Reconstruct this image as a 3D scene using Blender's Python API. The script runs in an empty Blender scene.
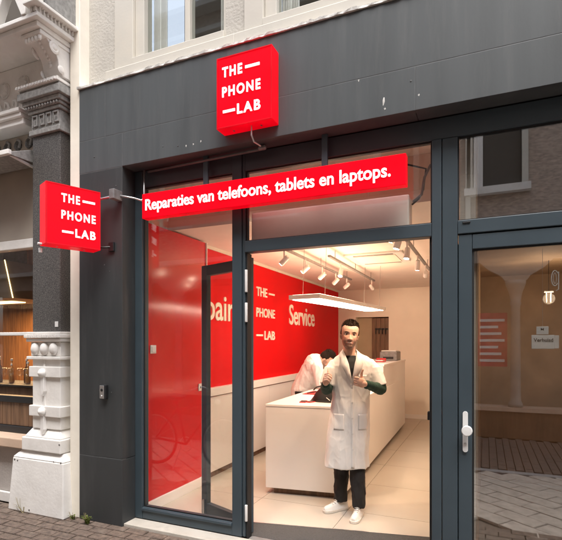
import bpy, bmesh, math, random
from mathutils import Vector, Matrix, noise as mnoise
R = math.radians
random.seed(7)
S = bpy.context.scene
COL = S.collection

# ------------------------------------------------------------------ camera
YAW = R(23.5)
cam_d = bpy.data.cameras.new('camera')
cam = bpy.data.objects.new('camera', cam_d); COL.objects.link(cam)
cam.location = (0, 0, 1.6)
cam.rotation_euler = (R(90), 0, YAW)
cam_d.sensor_fit = 'HORIZONTAL'; cam_d.sensor_width = 36.0
cam_d.lens = 36.0 * 470 / 562
cam_d.shift_y = 72 / 562
cam_d.clip_start = 0.05; cam_d.clip_end = 2000
S.camera = cam
# ------------------------------------------------------------------ sky + sun
SUN_EL, SUN_AZ = R(64), R(150)         # azimuth measured from +Y, clockwise
w = bpy.data.worlds.new('World'); S.world = w; w.use_nodes = True
nt = w.node_tree; nt.nodes.clear()
sky = nt.nodes.new('ShaderNodeTexSky'); sky.sky_type = 'NISHITA'; sky.sun_disc = False
sky.sun_elevation = SUN_EL; sky.sun_rotation = SUN_AZ
sky.dust_density = 4.0; sky.air_density = 1.0; sky.ozone_density = 1.0
hs = nt.nodes.new('ShaderNodeHueSaturation'); hs.inputs['Saturation'].default_value = 0.45
bg = nt.nodes.new('ShaderNodeBackground'); bg.inputs['Strength'].default_value = 0.15
wo = nt.nodes.new('ShaderNodeOutputWorld')
nt.links.new(sky.outputs[0], hs.inputs['Color']); nt.links.new(hs.outputs[0], bg.inputs['Color'])
nt.links.new(bg.outputs[0], wo.inputs['Surface'])
sd = bpy.data.lights.new('sun', 'SUN'); sd.energy = 0.9; sd.angle = R(30); sd.color = (1, .98, .95)
sun = bpy.data.objects.new('sun', sd); COL.objects.link(sun)
sdir = Vector((math.sin(SUN_AZ) * math.cos(SUN_EL), math.cos(SUN_AZ) * math.cos(SUN_EL), math.sin(SUN_EL)))
sun.rotation_euler = sdir.to_track_quat('Z', 'Y').to_euler(); sun.location = (-2, -1, 14)
S.view_settings.view_transform = 'Standard'; S.view_settings.look = 'None'
S.view_settings.gamma = 1.0; S.view_settings.use_curve_mapping = False
S.view_settings.exposure = 1.5
S.cycles.max_bounces = 10; S.cycles.transparent_max_bounces = 24; S.cycles.diffuse_bounces = 5
S.cycles.sample_clamp_indirect = 4.0
S.cycles.caustics_reflective = False; S.cycles.caustics_refractive = False

# ------------------------------------------------------------------ materials
def M(name, col, rough=.5, metal=0., var=.08, vscale=5., bump=0., bscale=60., spec=.5, emit=None, estr=0., stretch=(1, 1, 1), stain=None, stain_amt=0., stain_scale=2., coat=0.):
    m = bpy.data.materials.new(name); m.use_nodes = True
    n = m.node_tree.nodes; L = m.node_tree.links
    p = n['Principled BSDF']
    p.inputs['Roughness'].default_value = rough; p.inputs['Metallic'].default_value = metal
    p.inputs['Specular IOR Level'].default_value = spec
    p.inputs['Coat Weight'].default_value = coat
    tc = n.new('ShaderNodeTexCoord'); mp = n.new('ShaderNodeMapping'); mp.inputs['Scale'].default_value = stretch
    L.new(tc.outputs['Object'], mp.inputs['Vector'])
    nz = n.new('ShaderNodeTexNoise'); nz.inputs['Scale'].default_value = vscale; nz.inputs['Detail'].default_value = 6
    L.new(mp.outputs[0], nz.inputs['Vector'])
    mr = n.new('ShaderNodeMapRange'); mr.inputs['From Min'].default_value = .3; mr.inputs['From Max'].default_value = .7
    mr.inputs['To Min'].default_value = 1 - var; mr.inputs['To Max'].default_value = 1 + var
    L.new(nz.outputs[0], mr.inputs[0])
    mx = n.new('ShaderNodeMix'); mx.data_type = 'RGBA'; mx.blend_type = 'MULTIPLY'; mx.inputs['Factor'].default_value = 1
    mx.inputs['A'].default_value = (*col, 1)
    L.new(mr.outputs[0], mx.inputs['B'])
    out = mx.outputs['Result']
    if stain:
        n2 = n.new('ShaderNodeTexNoise'); n2.inputs['Scale'].default_value = stain_scale; n2.inputs['Detail'].default_value = 8; n2.inputs['Roughness'].default_value = .7
        L.new(mp.outputs[0], n2.inputs['Vector'])
        m2 = n.new('ShaderNodeMapRange'); m2.inputs['From Min'].default_value = .5; m2.inputs['From Max'].default_value = .75
        m2.inputs['To Max'].default_value = stain_amt
        L.new(n2.outputs[0], m2.inputs[0])
        x2 = n.new('ShaderNodeMix'); x2.data_type = 'RGBA'; x2.inputs['B'].default_value = (*stain, 1)
        L.new(m2.outputs[0], x2.inputs['Factor']); L.new(out, x2.inputs['A']); out = x2.outputs['Result']
    L.new(out, p.inputs['Base Color'])
    r2 = n.new('ShaderNodeMapRange'); r2.inputs['To Min'].default_value = max(0, rough - .08); r2.inputs['To Max'].default_value = min(1, rough + .08)
    L.new(nz.outputs[0], r2.inputs[0]); L.new(r2.outputs[0], p.inputs['Roughness'])
    if bump:
        nb = n.new('ShaderNodeTexNoise'); nb.inputs['Scale'].default_value = bscale; nb.inputs['Detail'].default_value = 5
        L.new(mp.outputs[0], nb.inputs['Vector'])
        b = n.new('ShaderNodeBump'); b.inputs['Strength'].default_value = bump; b.inputs['Distance'].default_value = .01
        L.new(nb.outputs[0], b.inputs['Height']); L.new(b.outputs[0], p.inputs['Normal'])
    if emit:
        p.inputs['Emission Color'].default_value = (*emit, 1); p.inputs['Emission Strength'].default_value = estr
        re = n.new('ShaderNodeMapRange'); re.inputs['From Min'].default_value = .3; re.inputs['From Max'].default_value = .7; re.inputs['To Min'].default_value = estr * .7; re.inputs['To Max'].default_value = estr * 1.25
        L.new(nz.outputs[0], re.inputs[0]); L.new(re.outputs[0], p.inputs['Emission Strength'])
    return m

def glass_mat(name, ior=1.5, tint=(1, 1, 1), wav=0.):
    m = bpy.data.materials.new(name); m.use_nodes = True
    n = m.node_tree.nodes; L = m.node_tree.links; n.clear()
    o = n.new('ShaderNodeOutputMaterial'); t = n.new('ShaderNodeBsdfTransparent'); t.inputs[0].default_value = (*tint, 1)
    g = n.new('ShaderNodeBsdfGlossy'); g.inputs['Roughness'].default_value = 0.0
    r0 = ((ior - 1) / (ior + 1)) ** 2
    lw_ = n.new('ShaderNodeLayerWeight'); lw_.inputs['Blend'].default_value = .5
    pw = n.new('ShaderNodeMath'); pw.operation = 'POWER'; pw.inputs[1].default_value = 5
    f = n.new('ShaderNodeMath'); f.operation = 'MULTIPLY_ADD'; f.inputs[1].default_value = 1 - r0; f.inputs[2].default_value = r0
    L.new(lw_.outputs['Facing'], pw.inputs[0]); L.new(pw.outputs[0], f.inputs[0])
    mx = n.new('ShaderNodeMixShader')
    L.new(f.outputs[0], mx.inputs[0]); L.new(t.outputs[0], mx.inputs[1]); L.new(g.outputs[0], mx.inputs[2]); L.new(mx.outputs[0], o.inputs[0])
    if wav:
        tc = n.new('ShaderNodeTexCoord'); nz = n.new('ShaderNodeTexNoise'); nz.inputs['Scale'].default_value = 2.2; nz.inputs['Detail'].default_value = 1
        L.new(tc.outputs['Object'], nz.inputs['Vector'])
        b = n.new('ShaderNodeBump'); b.inputs['Strength'].default_value = wav; b.inputs['Distance'].default_value = .01
        L.new(nz.outputs[0], b.inputs['Height']); L.new(b.outputs[0], g.inputs['Normal'])
    return m

def wood_mat(name, c1, c2, rough=.5, scale=(30, 30, 2.5)):
    m = bpy.data.materials.new(name); m.use_nodes = True
    n = m.node_tree.nodes; L = m.node_tree.links; p = n['Principled BSDF']; p.inputs['Roughness'].default_value = rough
    tc = n.new('ShaderNodeTexCoord'); mp = n.new('ShaderNodeMapping'); mp.inputs['Scale'].default_value = scale
    nz = n.new('ShaderNodeTexNoise'); nz.inputs['Scale'].default_value = 1; nz.inputs['Detail'].default_value = 7
    cr = n.new('ShaderNodeValToRGB'); cr.color_ramp.elements[0].position = .3; cr.color_ramp.elements[1].position = .7
    cr.color_ramp.elements[0].color = (*c1, 1); cr.color_ramp.elements[1].color = (*c2, 1)
    L.new(tc.outputs['Object'], mp.inputs[0]); L.new(mp.outputs[0], nz.inputs['Vector']); L.new(nz.outputs[0], cr.inputs[0]); L.new(cr.outputs[0], p.inputs['Base Color'])
    return m

def emit_mat(name, col, strength):
    m = bpy.data.materials.new(name); m.use_nodes = True
    n = m.node_tree.nodes; p = n['Principled BSDF']; p.inputs['Base Color'].default_value = (*col, 1)
    p.inputs['Emission Color'].default_value = (*col, 1); p.inputs['Emission Strength'].default_value = strength
    return m

RED = (.78, .004, .016)
mt = dict(
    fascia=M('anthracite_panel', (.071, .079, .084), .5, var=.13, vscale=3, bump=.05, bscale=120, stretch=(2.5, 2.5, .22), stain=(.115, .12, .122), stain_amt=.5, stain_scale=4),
    pillar=M('anthracite_shaded', (.034, .037, .039), .5, var=.15, vscale=3, bump=.05, bscale=120, stretch=(2, 2, .3), stain=(.10, .10, .098), stain_amt=.3, stain_scale=4),  # fascia cladding in a darker copy, shade low in the street painted in
    frame=M('frame_paint', (.044, .064, .079), .42, var=.06, vscale=4, bump=.02, bscale=200),
    seal=M('joint_sealant', (.11, .115, .118), .7, var=.35, vscale=9),
    gasket=M('rubber', (.008, .008, .009), .6),
    black=M('black_plastic', (.012, .012, .013), .45),
    plaster=M('cream_plaster', (.50, .475, .43), .9, var=.07, vscale=7, bump=.5, bscale=45, stain=(.5, .45, .38), stain_amt=.3, stain_scale=3),
    cream=M('cream_paint', (.58, .55, .49), .55, var=.05, vscale=4, bump=.06, bscale=50, stain=(.6, .52, .4), stain_amt=.25),
    white_stone=M('white_painted_stone', (.79, .77, .74), .6, var=.05, vscale=5, bump=.18, bscale=40, stain=(.5, .46, .41), stain_amt=.35, stain_scale=3),
    zinc=M('flashing', (.68, .67, .64), .75, var=.15, vscale=30, bump=.4, bscale=70, stain=(.35, .33, .3), stain_amt=.5, stain_scale=25),
    granite=M('dark_granite', (.075, .070, .066), .55, var=.85, vscale=120, bump=.12, bscale=150, stain=(.19, .175, .16), stain_amt=.6, stain_scale=60),
    greystone=M('grey_stone', (.29, .285, .275), .75, var=.25, vscale=30, bump=.2, bscale=60, stain=(.14, .14, .135), stain_amt=.4, stain_scale=8),
    sign_red=M('lightbox_red', (.60, .002, .010), .35, var=.03, spec=.08, emit=(.95, .0005, .010), estr=.22),
    sign_trim=M('sign_trim_red', (.50, .002, .010), .35, var=.05, spec=.2, emit=(.95, .0005, .010), estr=.12),
    sign_white=emit_mat('lightbox_white', (1, .96, .94), .32),
    wall_red=M('red_wall', (.70, .004, .008), .5, var=.03, vscale=2, spec=.12),
    wall_panel=M('red_panel', (.64, .004, .010), .16, var=.02, vscale=2),
    letter=M('cream_letters', (.85, .80, .72), .5, var=.02),
    shop_white=M('white_laminate', (.84, .82, .80), .35, var=.02, vscale=3),
    shop_cream=M('cream_wall', (.80, .74, .65), .75, var=.03, vscale=3),
    ceiling=M('ceiling_paint', (.82, .78, .72), .8, var=.03),
    tile=M('floor_tile', (.50, .46, .40), .3, var=.05, vscale=2.5, stain=(.40, .36, .31), stain_amt=.15, stain_scale=40),
    grout=M('grout', (.25, .23, .2), .9),
    mat_dark=M('door_mat', (.07, .068, .066), .95, var=.3, vscale=150, bump=.6, bscale=250),
    steel=M('brushed_steel', (.6, .6, .6), .35, metal=.9, var=.08),
    alu=M('white_aluminium', (.75, .75, .74), .35, var=.04),
    grey_metal=M('grey_metal', (.22, .22, .22), .5, metal=.3, var=.2, vscale=20),
    conduit=M('dark_conduit', (.10, .10, .10), .5, var=.2, vscale=20),
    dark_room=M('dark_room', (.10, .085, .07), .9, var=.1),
    hall=M('brown_hall', (.46, .33, .22), .8, var=.2, vscale=3),
    wood=wood_mat('oak_wood', (.20, .09, .035), (.42, .20, .075)),
    wood_dark=wood_mat('brown_wood', (.10, .055, .03), (.22, .125, .07)),
    tan=M('tan_board', (.36, .31, .26), .7, var=.08, vscale=3),
    peach=M('peach_sill', (.58, .42, .31), .7, var=.1, bump=.1),
    stucco=M('grey_stucco', (.48, .44, .41), .85, var=.08, vscale=6, bump=.2),
    brick_a=M('paver_brown', (.145, .105, .082), .9, var=.45, vscale=22, bump=.7, bscale=110, stain=(.22, .18, .145), stain_amt=.6, stain_scale=9),
    slab=M('paver_slab', (.44, .385, .33), .85, var=.25, vscale=12, bump=.35, bscale=90),
    sand=M('joint_sand', (.14, .11, .085), 1., var=.25, vscale=30, bump=.3),
    stone_sill=M('hardstone', (.52, .48, .42), .75, var=.12, vscale=14, bump=.2, bscale=80, stain=(.25, .22, .18), stain_amt=.5, stain_scale=7),
    skin=None,
    glass=glass_mat('window_glass', 1.66, (.985, .99, .985), .01),
    glass_door=glass_mat('door_glass', 3.1, (.95, .95, .94), .012),
    glass_up=glass_mat('upper_glass', 1.65, (.9, .92, .91), .012),
    glass_int=glass_mat('clear_glass', 1.45, (.97, .98, .975)),
    brick_wall=M('opposite_brick', (.44, .35, .29), .9, var=.3, vscale=14, bump=.4, bscale=60, stretch=(1, 1, 3)),
    lamp_soft=emit_mat('soft_lamp', (1, .7, .4), 1.6),
    lamp=emit_mat('warm_lamp', (1, .80, .58), 30.),
    ceiling_fill=emit_mat('ceiling_fill_glow', (1, .66, .42), 4.0),
    diffuser=emit_mat('led_diffuser', (1, .84, .66), 5.5),
    led=emit_mat('led_strip', (1, .62, .25), 2.2),
    paper=M('white_card', (.78, .77, .75), .6, var=.02),
    ink=M('ink', (.02, .02, .022), .6),
    plant=M('weed_leaf', (.14, .17, .035), .6, var=.3, vscale=30),
    stalk=M('dry_stalk', (.30, .25, .13), .8),
    banner=M('faded_red', (.50, .07, .08), .7, var=.25, vscale=9),
    hood=M('hood_metal', (.42, .40, .37), .5, metal=.2, var=.1),
    red_obj=M('red_plastic', (.55, .03, .03), .4),
    bottle_g=M('brown_bottle', (.10, .035, .01), .12, var=.1), bottle_c=M('amber_bottle', (.42, .16, .03), .12, var=.1),
    beige=M('beige_door', (.42, .33, .22), .6, var=.05),
)

# ------------------------------------------------------------------ builders
BASE = {}
class MB:
    def __init__(s): s.v = []; s.f = []
    def add(s, v, f):
        o = len(s.v); s.v += [tuple(p) for p in v]; s.f += [tuple(i + o for i in q) for q in f]; return s
    def box(s, x0, x1, y0, y1, z0, z1):
        v = [(x0, y0, z0), (x1, y0, z0), (x1, y1, z0), (x0, y1, z0), (x0, y0, z1), (x1, y0, z1), (x1, y1, z1), (x0, y1, z1)]
        return s.add(v, [(3, 2, 1, 0), (4, 5, 6, 7), (0, 1, 5, 4), (1, 2, 6, 5), (2, 3, 7, 6), (3, 0, 4, 7)])
    def obox(s, O, ax, ay, az, a0, a1, b0, b1, c0, c1):
        O, ax, ay, az = Vector(O), Vector(ax), Vector(ay), Vector(az); t = MB().box(a0, a1, b0, b1, c0, c1)
        flip = ax.cross(ay).dot(az) < 0
        return s.add([O + ax * p[0] + ay * p[1] + az * p[2] for p in t.v], [q[::-1] if flip else q for q in t.f])
    def prism(s, poly, fn, h0, h1):
        n = len(poly); v = [fn(a, b, h0) for a, b in poly] + [fn(a, b, h1) for a, b in poly]
        f = [tuple(range(n))[::-1], tuple(range(n, 2 * n))] + [(i, (i + 1) % n, n + (i + 1) % n, n + i) for i in range(n)]
        return s.add(v, f)
    def loft(s, rings, cap=True):
        n = len(rings[0]); v = [p for r in rings for p in r]; f = []
        for k in range(len(rings) - 1):
            for i in range(n):
                j = (i + 1) % n; f.append((k * n + i, k * n + j, (k + 1) * n + j, (k + 1) * n + i))
        if cap: f.append(tuple(range(n))[::-1]); f.append(tuple((len(rings) - 1) * n + i for i in range(n)))
        return s.add(v, f)
    def tube(s, pts, r, n=10):
        pts = [Vector(p) for p in pts]; rr = r if isinstance(r, (list, tuple)) else [r] * len(pts); rings = []
        prev = None
        for i, p in enumerate(pts):
            d = (pts[min(i + 1, len(pts) - 1)] - pts[max(i - 1, 0)]).normalized()
            if prev is None:
                a = d.cross(Vector((0, 0, 1)) if abs(d.z) < .9 else Vector((1, 0, 0))).normalized()
            else:
                a = (prev - d * prev.dot(d)).normalized()
            prev = a; b = d.cross(a)
            rings.append([p + (a * math.cos(2 * math.pi * k / n) + b * math.sin(2 * math.pi * k / n)) * rr[i] for k in range(n)])
        return s.loft(rings)
    def lathe(s, c, prof, n=20, axis='z'):
        c = Vector(c); rings = []
        for r, h in prof:
            ring = []
            for k in range(n):
                a = 2 * math.pi * k / n; x, y = r * math.cos(a), r * math.sin(a)
                ring.append(c + (Vector((x, y, h)) if axis == 'z' else Vector((x, -h, y)) if axis == 'y' else Vector((h, x, y))))
            rings.append(ring)
        return s.loft(rings)
    def ell(s, c, r, n=16, m=10, rot=None):
        c = Vector(c); v = []; f = []
        rx, ry, rz = r if isinstance(r, (list, tuple)) else (r, r, r)
        for i in range(m + 1):
            th = math.pi * i / m
            for k in range(n):
                a = 2 * math.pi * k / n
                p = Vector((rx * math.sin(th) * math.cos(a), ry * math.sin(th) * math.sin(a), rz * math.cos(th)))
                if rot: p = rot @ p
                v.append(c + p)
        for i in range(m):
            for k in range(n):
                f.append((i * n + k, (i + 1) * n + k, (i + 1) * n + (k + 1) % n, i * n + (k + 1) % n))
        return s.add(v, f)
    def cap(s, a, b, ra, rb, n=14):
        a, b = Vector(a), Vector(b)
        s.tube([a, b], [ra, rb], n); s.ell(a, ra, n, 8); return s.ell(b, rb, n, 8)
    def build(s, name, mat, parent=None, bevel=0., smooth=False, seg=2):
        base = BASE.get(parent, Vector((0, 0, 0))) if parent else Vector((0, 0, 0))
        me = bpy.data.meshes.new(name)
        me.from_pydata([tuple(Vector(p) - base) for p in s.v], [], s.f); me.validate()
        bm = bmesh.new(); bm.from_mesh(me); bmesh.ops.recalc_face_normals(bm, faces=bm.faces); bm.to_mesh(me); bm.free()
        me.materials.append(mt[mat] if isinstance(mat, str) else mat)
        if smooth:
            for p in me.polygons: p.use_smooth = True
        o = bpy.data.objects.new(name, me); COL.objects.link(o)
        if parent: o.parent = parent; BASE[o] = base
        if bevel:
            b = o.modifiers.new('bevel', 'BEVEL'); b.width = bevel; b.segments = seg; b.limit_method = 'ANGLE'; b.angle_limit = R(40)
        return o

def thing(name, label, cat, loc=(0, 0, 0), group=None):
    o = bpy.data.objects.new(name, None); COL.objects.link(o); o.location = loc; o.empty_display_size = .1
    o['label'] = label; o['category'] = cat
    if group: o['group'] = group
    BASE[o] = Vector(loc); return o
def tag(o, label, cat, group=None):
    o['label'] = label; o['category'] = cat
    if group: o['group'] = group
    return o
def struct(o): o['kind'] = 'structure'; return o
def B(*a): return MB().box(*a)

_tcache = {}
def text_raw(s, off, spacing=1.0):
    k = (s, off, spacing)
    if k not in _tcache:
        c = bpy.data.curves.new('t', 'FONT'); c.body = s; c.size = 1; c.offset = off; c.space_character = spacing; c.resolution_u = 6; c.extrude = .5
        o = bpy.data.objects.new('t', c); COL.objects.link(o); bpy.context.view_layer.update()
        me = bpy.data.meshes.new_from_object(o.evaluated_get(bpy.context.evaluated_depsgraph_get()))
        v = [tuple(p.co) for p in me.vertices]; f = [tuple(p.vertices) for p in me.polygons]
        bpy.data.objects.remove(o); bpy.data.curves.remove(c); bpy.data.meshes.remove(me)
        _tcache[k] = (v, f)
    return _tcache[k]
CAPH = None
def text_into(mb, s, O, ax, ay, nz, x0, x1, base, cap, depth=.004, off=.02, spacing=1.0):
    """text fitted to x0..x1 on baseline `base`, capital height `cap`"""
    global CAPH
    if CAPH is None:
        hv = text_raw('H', 0.0)[0]; CAPH = max(p[1] for p in hv) - min(p[1] for p in hv)
    v, f = text_raw(s, off, spacing); mn = min(p[0] for p in v); mx = max(p[0] for p in v); k = cap / CAPH
    O, ax, ay, nz = Vector(O), Vector(ax), Vector(ay), Vector(nz)
    mb.add([O + ax * (x0 + (p[0] - mn) / (mx - mn) * (x1 - x0)) + ay * (base + p[1] * k) + nz * ((p[2] + .5) * depth) for p in v], f)

# ------------------------------------------------------------------ ground
YF, YW = 3.18, 3.34
street = struct(B(-300, 300, -300, 300, -.06, -.03).build('street', 'sand'))
def pavers(name, mat, x0, x1, y0, y1, L, W, ang, gap=.004, z=0.):
    mb = MB(); ca, sa = math.cos(ang), math.sin(ang); n = int(max(x1 - x0, y1 - y0) / min(L, W)) + 4
    cx, cy = (x0 + x1) / 2, (y0 + y1) / 2
    for j in range(-n, n):
        for i in range(-n, n):
            lx = (i + .5 * (j % 2)) * L; ly = j * W
            px, py = cx + ca * lx - sa * ly, cy + sa * lx + ca * ly
            if not (x0 < px < x1 and y0 < py < y1): continue
            dz = z + random.uniform(-.003, .002); t = random.uniform(-.012, .012); b = .004
            hl, hw = L / 2 - gap / 2, W / 2 - gap / 2; q = []
            for (a, c, zz) in ((hl, hw, -.02), (hl - b, hw - b, 0)):
                for sx, sy in ((-1, -1), (1, -1), (1, 1), (-1, 1)):
                    ux, uy = sx * a, sy * c; an = ang + t
                    q.append((px + math.cos(an) * ux - math.sin(an) * uy, py + math.sin(an) * ux + math.cos(an) * uy, dz + zz + ux * t * .2))
            mb.add(q, [(4, 5, 6, 7), (0, 1, 5, 4), (1, 2, 6, 5), (2, 3, 7, 6), (3, 0, 4, 7)])
    o = mb.build(name, mat, street); o['kind'] = 'stuff'; return o
pavers('paving_brick', 'brick_a', -7, 3.2, 2.3, 3.2, .2, .1, 0.)
pavers('paving_slab', 'slab', -7, 4, .42, 2.28, .4, .2, R(38), .006)
pavers('paving_brick', 'brick_a', -7, 4, -1.85, .28, .2, .1, R(90))
kerb = B(-12, 8, .29, .40, -.05, .004).build('kerb', 'greystone', street, .006)

# ------------------------------------------------------------------ shop building
shop = thing('shop_building', 'anthracite clad shop building with cream upper wall and white window frames', 'building', (-1.0, 3.3, 0))
# pillar panels
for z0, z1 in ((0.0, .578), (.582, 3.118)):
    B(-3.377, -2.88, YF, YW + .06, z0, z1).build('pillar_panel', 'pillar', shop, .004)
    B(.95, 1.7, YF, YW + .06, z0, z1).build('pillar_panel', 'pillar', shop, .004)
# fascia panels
for x0, x1, z0, z1 in ((-3.377, -2.882, 3.122, 3.408), (-2.878, -.425, 3.122, 3.408), (-.421, 1.7, 3.122, 3.408), (-3.377, -3.076, 3.412, 3.883), (-3.072, 1.7, 3.412, 3.883)):
    B(x0, x1, YF, 3.34, z0, z1).build('fascia_panel', 'fascia', shop, .002)
B(-3.37, 1.69, 3.342, 3.62, 3.125, 3.98).build('lintel', 'gasket', shop)
for a in ((-3.377, 1.7, 3.4081, 3.4119), (-3.0759, -3.0721, 3.412, 3.883), (-.4249, -.4211, 3.122, 3.408), (-2.8819, -2.8781, 3.122, 3.408), (-3.377, -2.88, 3.1181, 3.1219), (-3.377, -2.88, .5781, .5819)):
    B(a[0], a[1], YF + .0008, YF + .05, a[2], a[3]).build('joint_seal', 'seal', shop)
# ragged flashing on top of the fascia
mb = MB(); n = 150; top = []; 
for i in range(n + 1):
    x = -3.39 + i * (5.1 / n); a = random.uniform(-.004, .004); b = random.uniform(-.006, .005)
    top.append([(x, 3.166 + a, 3.885), (x, 3.166 + a * 2, 3.904 + b), (x, 3.2, 3.918 + b), (x, 3.32, 3.93), (x, 3.32, 3.885)])
mb.loft(top); mb.build('flashing', 'zinc', shop)
# upper wall
for x0, x1, z0, z1 in ((-3.5, -3.06, 3.93, 6.2), (-1.92, -1.744, 3.93, 6.2), (-.55, 1.7, 3.93, 6.2), (-3.5, 1.7, 6.2, 9.5)):
    B(x0, x1, 3.30, 3.62, z0, z1).build('wall', 'plaster', shop)
B(-3.06, -1.92, 3.31, 3.62, 3.93, 4.03).build('wall', 'plaster', shop); B(-1.744, -.55, 3.31, 3.62, 3.93, 4.03).build('wall', 'plaster', shop)
mt['cream_bright'] = M('cream_strip', (.86, .81, .71), .6, var=.05, bump=.1, bscale=40, stain=(.6, .52, .4), stain_amt=.3)
B(-3.50, -3.381, 3.188, 3.40, 0.0, 4.9).build('corner_strip', 'cream_bright', shop, .006)
B(-3.52, -3.378, 3.29, 3.41, 4.9, 9.5).build('corner_strip', 'cream', shop, .006)
def upper_window(x0, gx0, gm0, gm1, gx1, x1):
    zb = 4.10
    w_ = B(x0, gx0 - .1, 3.28, 3.40, 4.02, 6.2).build('window', 'cream', shop, .004)
    B(gx0 - .098, gx0, 3.31, 3.42, zb, 6.2).build('jamb', 'cream', w_, .004)
    B(gx1, x1, 3.31, 3.42, zb, 6.2).build('jamb', 'cream', w_, .004)
    B(gm0, gm1, 3.325, 3.41, zb, 6.2).build('mullion', 'cream', w_, .004)
    B(gx0 - .098, x1, 3.262, 3.42, 4.022, zb - .002).build('sill_board', 'cream', w_, .005)
    B(x0 - .06, x1 + .12, 3.225, 3.309, 3.935, 4.018).build('sill', 'cream', w_, .008)
    for a, b in ((gx0, gm0), (gm1, gx1)):
        B(a, b, 3.362, 3.368, zb, 6.2).build('pane', 'glass_up', w_)
        B(a, b, 3.345, 3.385, 5.3, 5.35).build('glazing_bar', 'cream', w_, .003)
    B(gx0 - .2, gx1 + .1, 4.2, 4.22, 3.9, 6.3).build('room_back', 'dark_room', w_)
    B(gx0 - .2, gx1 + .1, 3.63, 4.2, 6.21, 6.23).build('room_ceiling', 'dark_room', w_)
    for a, b in ((gx0 - .02, gx0 + .13), (gx1 - .12, gx1 + .02)):
        rings = []
        for z in (4.05, 6.15):
            pts = []
            m = 24
            for i in range(m): pts.append((a + (b - a) * i / (m - 1), 3.47 + .018 * math.sin(i * 1.9), z))
            for i in range(m)[::-1]: pts.append((a + (b - a) * i / (m - 1), 3.475 + .018 * math.sin(i * 1.9), z))
            rings.append(pts)
        MB().loft(rings).build('curtain', 'shop_white', w_)
upper_window(-3.06, -2.752, -2.335, -2.285, -1.947, -1.92)
upper_window(-1.744, -1.478, -1.065, -1.015, -.67, -.55)

# ------------------------------------------------------------------ shopfront framing
sf = thing('shopfront', 'grey aluminium shopfront frame with large panes under the dark fascia', 'shopfront', (-1.0, 3.375, 0))
bv = .004
def fr(name, *a, m='frame', p=sf, b=bv): return B(*a).build(name, m, p, b)
fr('post', -2.879, -2.80, YW, 3.43, .03, 3.12)
fr('post', -1.886, -1.800, YW, 3.43, .03, 3.12); fr('post', -1.797, -1.772, YW + .012, 3.43, .03, 3.12)
fr('door_jamb', -1.770, -1.757, YW + .02, 3.44, .012, 2.318, m='gasket')
fr('post', -.335, -.272, YW, 3.43, .012, 2.973); fr('post', -.268, -.17, YW + .006, 3.43, .012, 2.973)
fr('door_jamb', -.352, -.336, YW + .03, 3.44, .012, 2.318, m='gasket')
fr('post', .77, .949, YW, 3.43, .012, 3.12)
fr('head', -2.799, -1.887, YW + .01, 3.43, 2.975, 3.12); fr('head', -1.771, .769, YW + .01, 3.43, 2.975, 3.12)
fr('transom_bar', -1.771, -.336, YW + .003, 3.43, 2.32, 2.41); fr('transom_bar', -.169, .769, YW + .003, 3.43, 2.32, 2.41)
fr('bottom_rail', -2.799, -1.887, YW + .003, 3.43, .03, .13)
fr('glazing_bead', -2.799, -1.887, YW - .012, YW + .002, .105, .128)
for x0, x1, z0, z1, m in ((-2.80, -1.886, .13, 2.975, 'glass'), (-1.772, -.335, 2.41, 2.975, 'glass'), (-.17, .77, 2.41, 2.975, 'glass_door')):
    pn = B(x0, x1, 3.376, 3.384, z0, z1).build('pane', m, sf)
    g = MB(); t = .009
    g.box(x0, x0 + t, 3.366, 3.374, z0, z1); g.box(x1 - t, x1, 3.366, 3.374, z0, z1); g.box(x0 + t, x1 - t, 3.366, 3.374, z0, z0 + t); g.box(x0 + t, x1 - t, 3.366, 3.374, z1 - t, z1)
    g.build('gasket', 'gasket', pn)
for z0, z1 in ((2.0, 2.18), (1.76, 1.915), (.16, .29)):
    MB().lathe((-1.762, 3.350, 0), [(.010, z0), (.0115, z0 + .004), (.0115, z1 - .004), (.010, z1)], 14).build('hinge', 'alu', sf, smooth=True)
fr('leak_strip', -.169, .769, 3.4305, 3.443, 2.27, 2.36, m='gasket'); fr('leak_strip', -.20, -.14, 3.4305, 3.443, .012, 2.268, m='gasket'); fr('leak_strip', .74, .80, 3.4305, 3.443, .012, 2.268, m='gasket')  # unseen strips added behind the door edges to stop hall light leaking
fr('weep_cover', -.14, -.09, YW - .004, YW + .003, 2.385, 2.398, m='gasket')
fr('threshold', -1.756, -.353, YW, 3.44, -.01, .012, m='grey_metal'); fr('threshold', -.169, .769, YW, 3.44, -.01, .011, m='grey_metal')
mb = MB(); 
sill_o = struct(B(-2.879, .949, 3.195, 3.345, -.04, .026).build('stone_sill', 'stone_sill', None, .006))

# open leaf of the double door, swung inward
hx, hy = -1.775, 3.47; dl = Vector((-.934, .358, 0)); dn = Vector((-.358, -.934, 0)); UZ = Vector((0, 0, 1))
leaf = thing('glass_door', 'open inward swung glass door leaf with dark frame seen through the window', 'door', (hx, hy, .015))
O = Vector((hx, hy, 0)); Wd = .66
def lf(name, a0, a1, z0, z1, c0=-.025, c1=.025, m='frame', p=leaf, b=.004): return MB().obox(O, dl, dn, UZ, a0, a1, c0, c1, z0, z1).build(name, m, p, b)
lf('stile', 0, .075, .02, 2.30); lf('stile', Wd - .075, Wd, .02, 2.30)
lf('rail', .077, Wd - .077, 2.205, 2.298); lf('rail', .077, Wd - .077, .022, .13)
lf('pane', .075, Wd - .075, .13, 2.205, -.004, .004, 'glass_int', b=0)
lf('edge_strip', Wd + .001, Wd + .01, .025, 2.29, -.02, .02, 'alu')
lf('bolt', Wd - .055, Wd - .03, .03, .16, .026, .04, 'steel')

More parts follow.
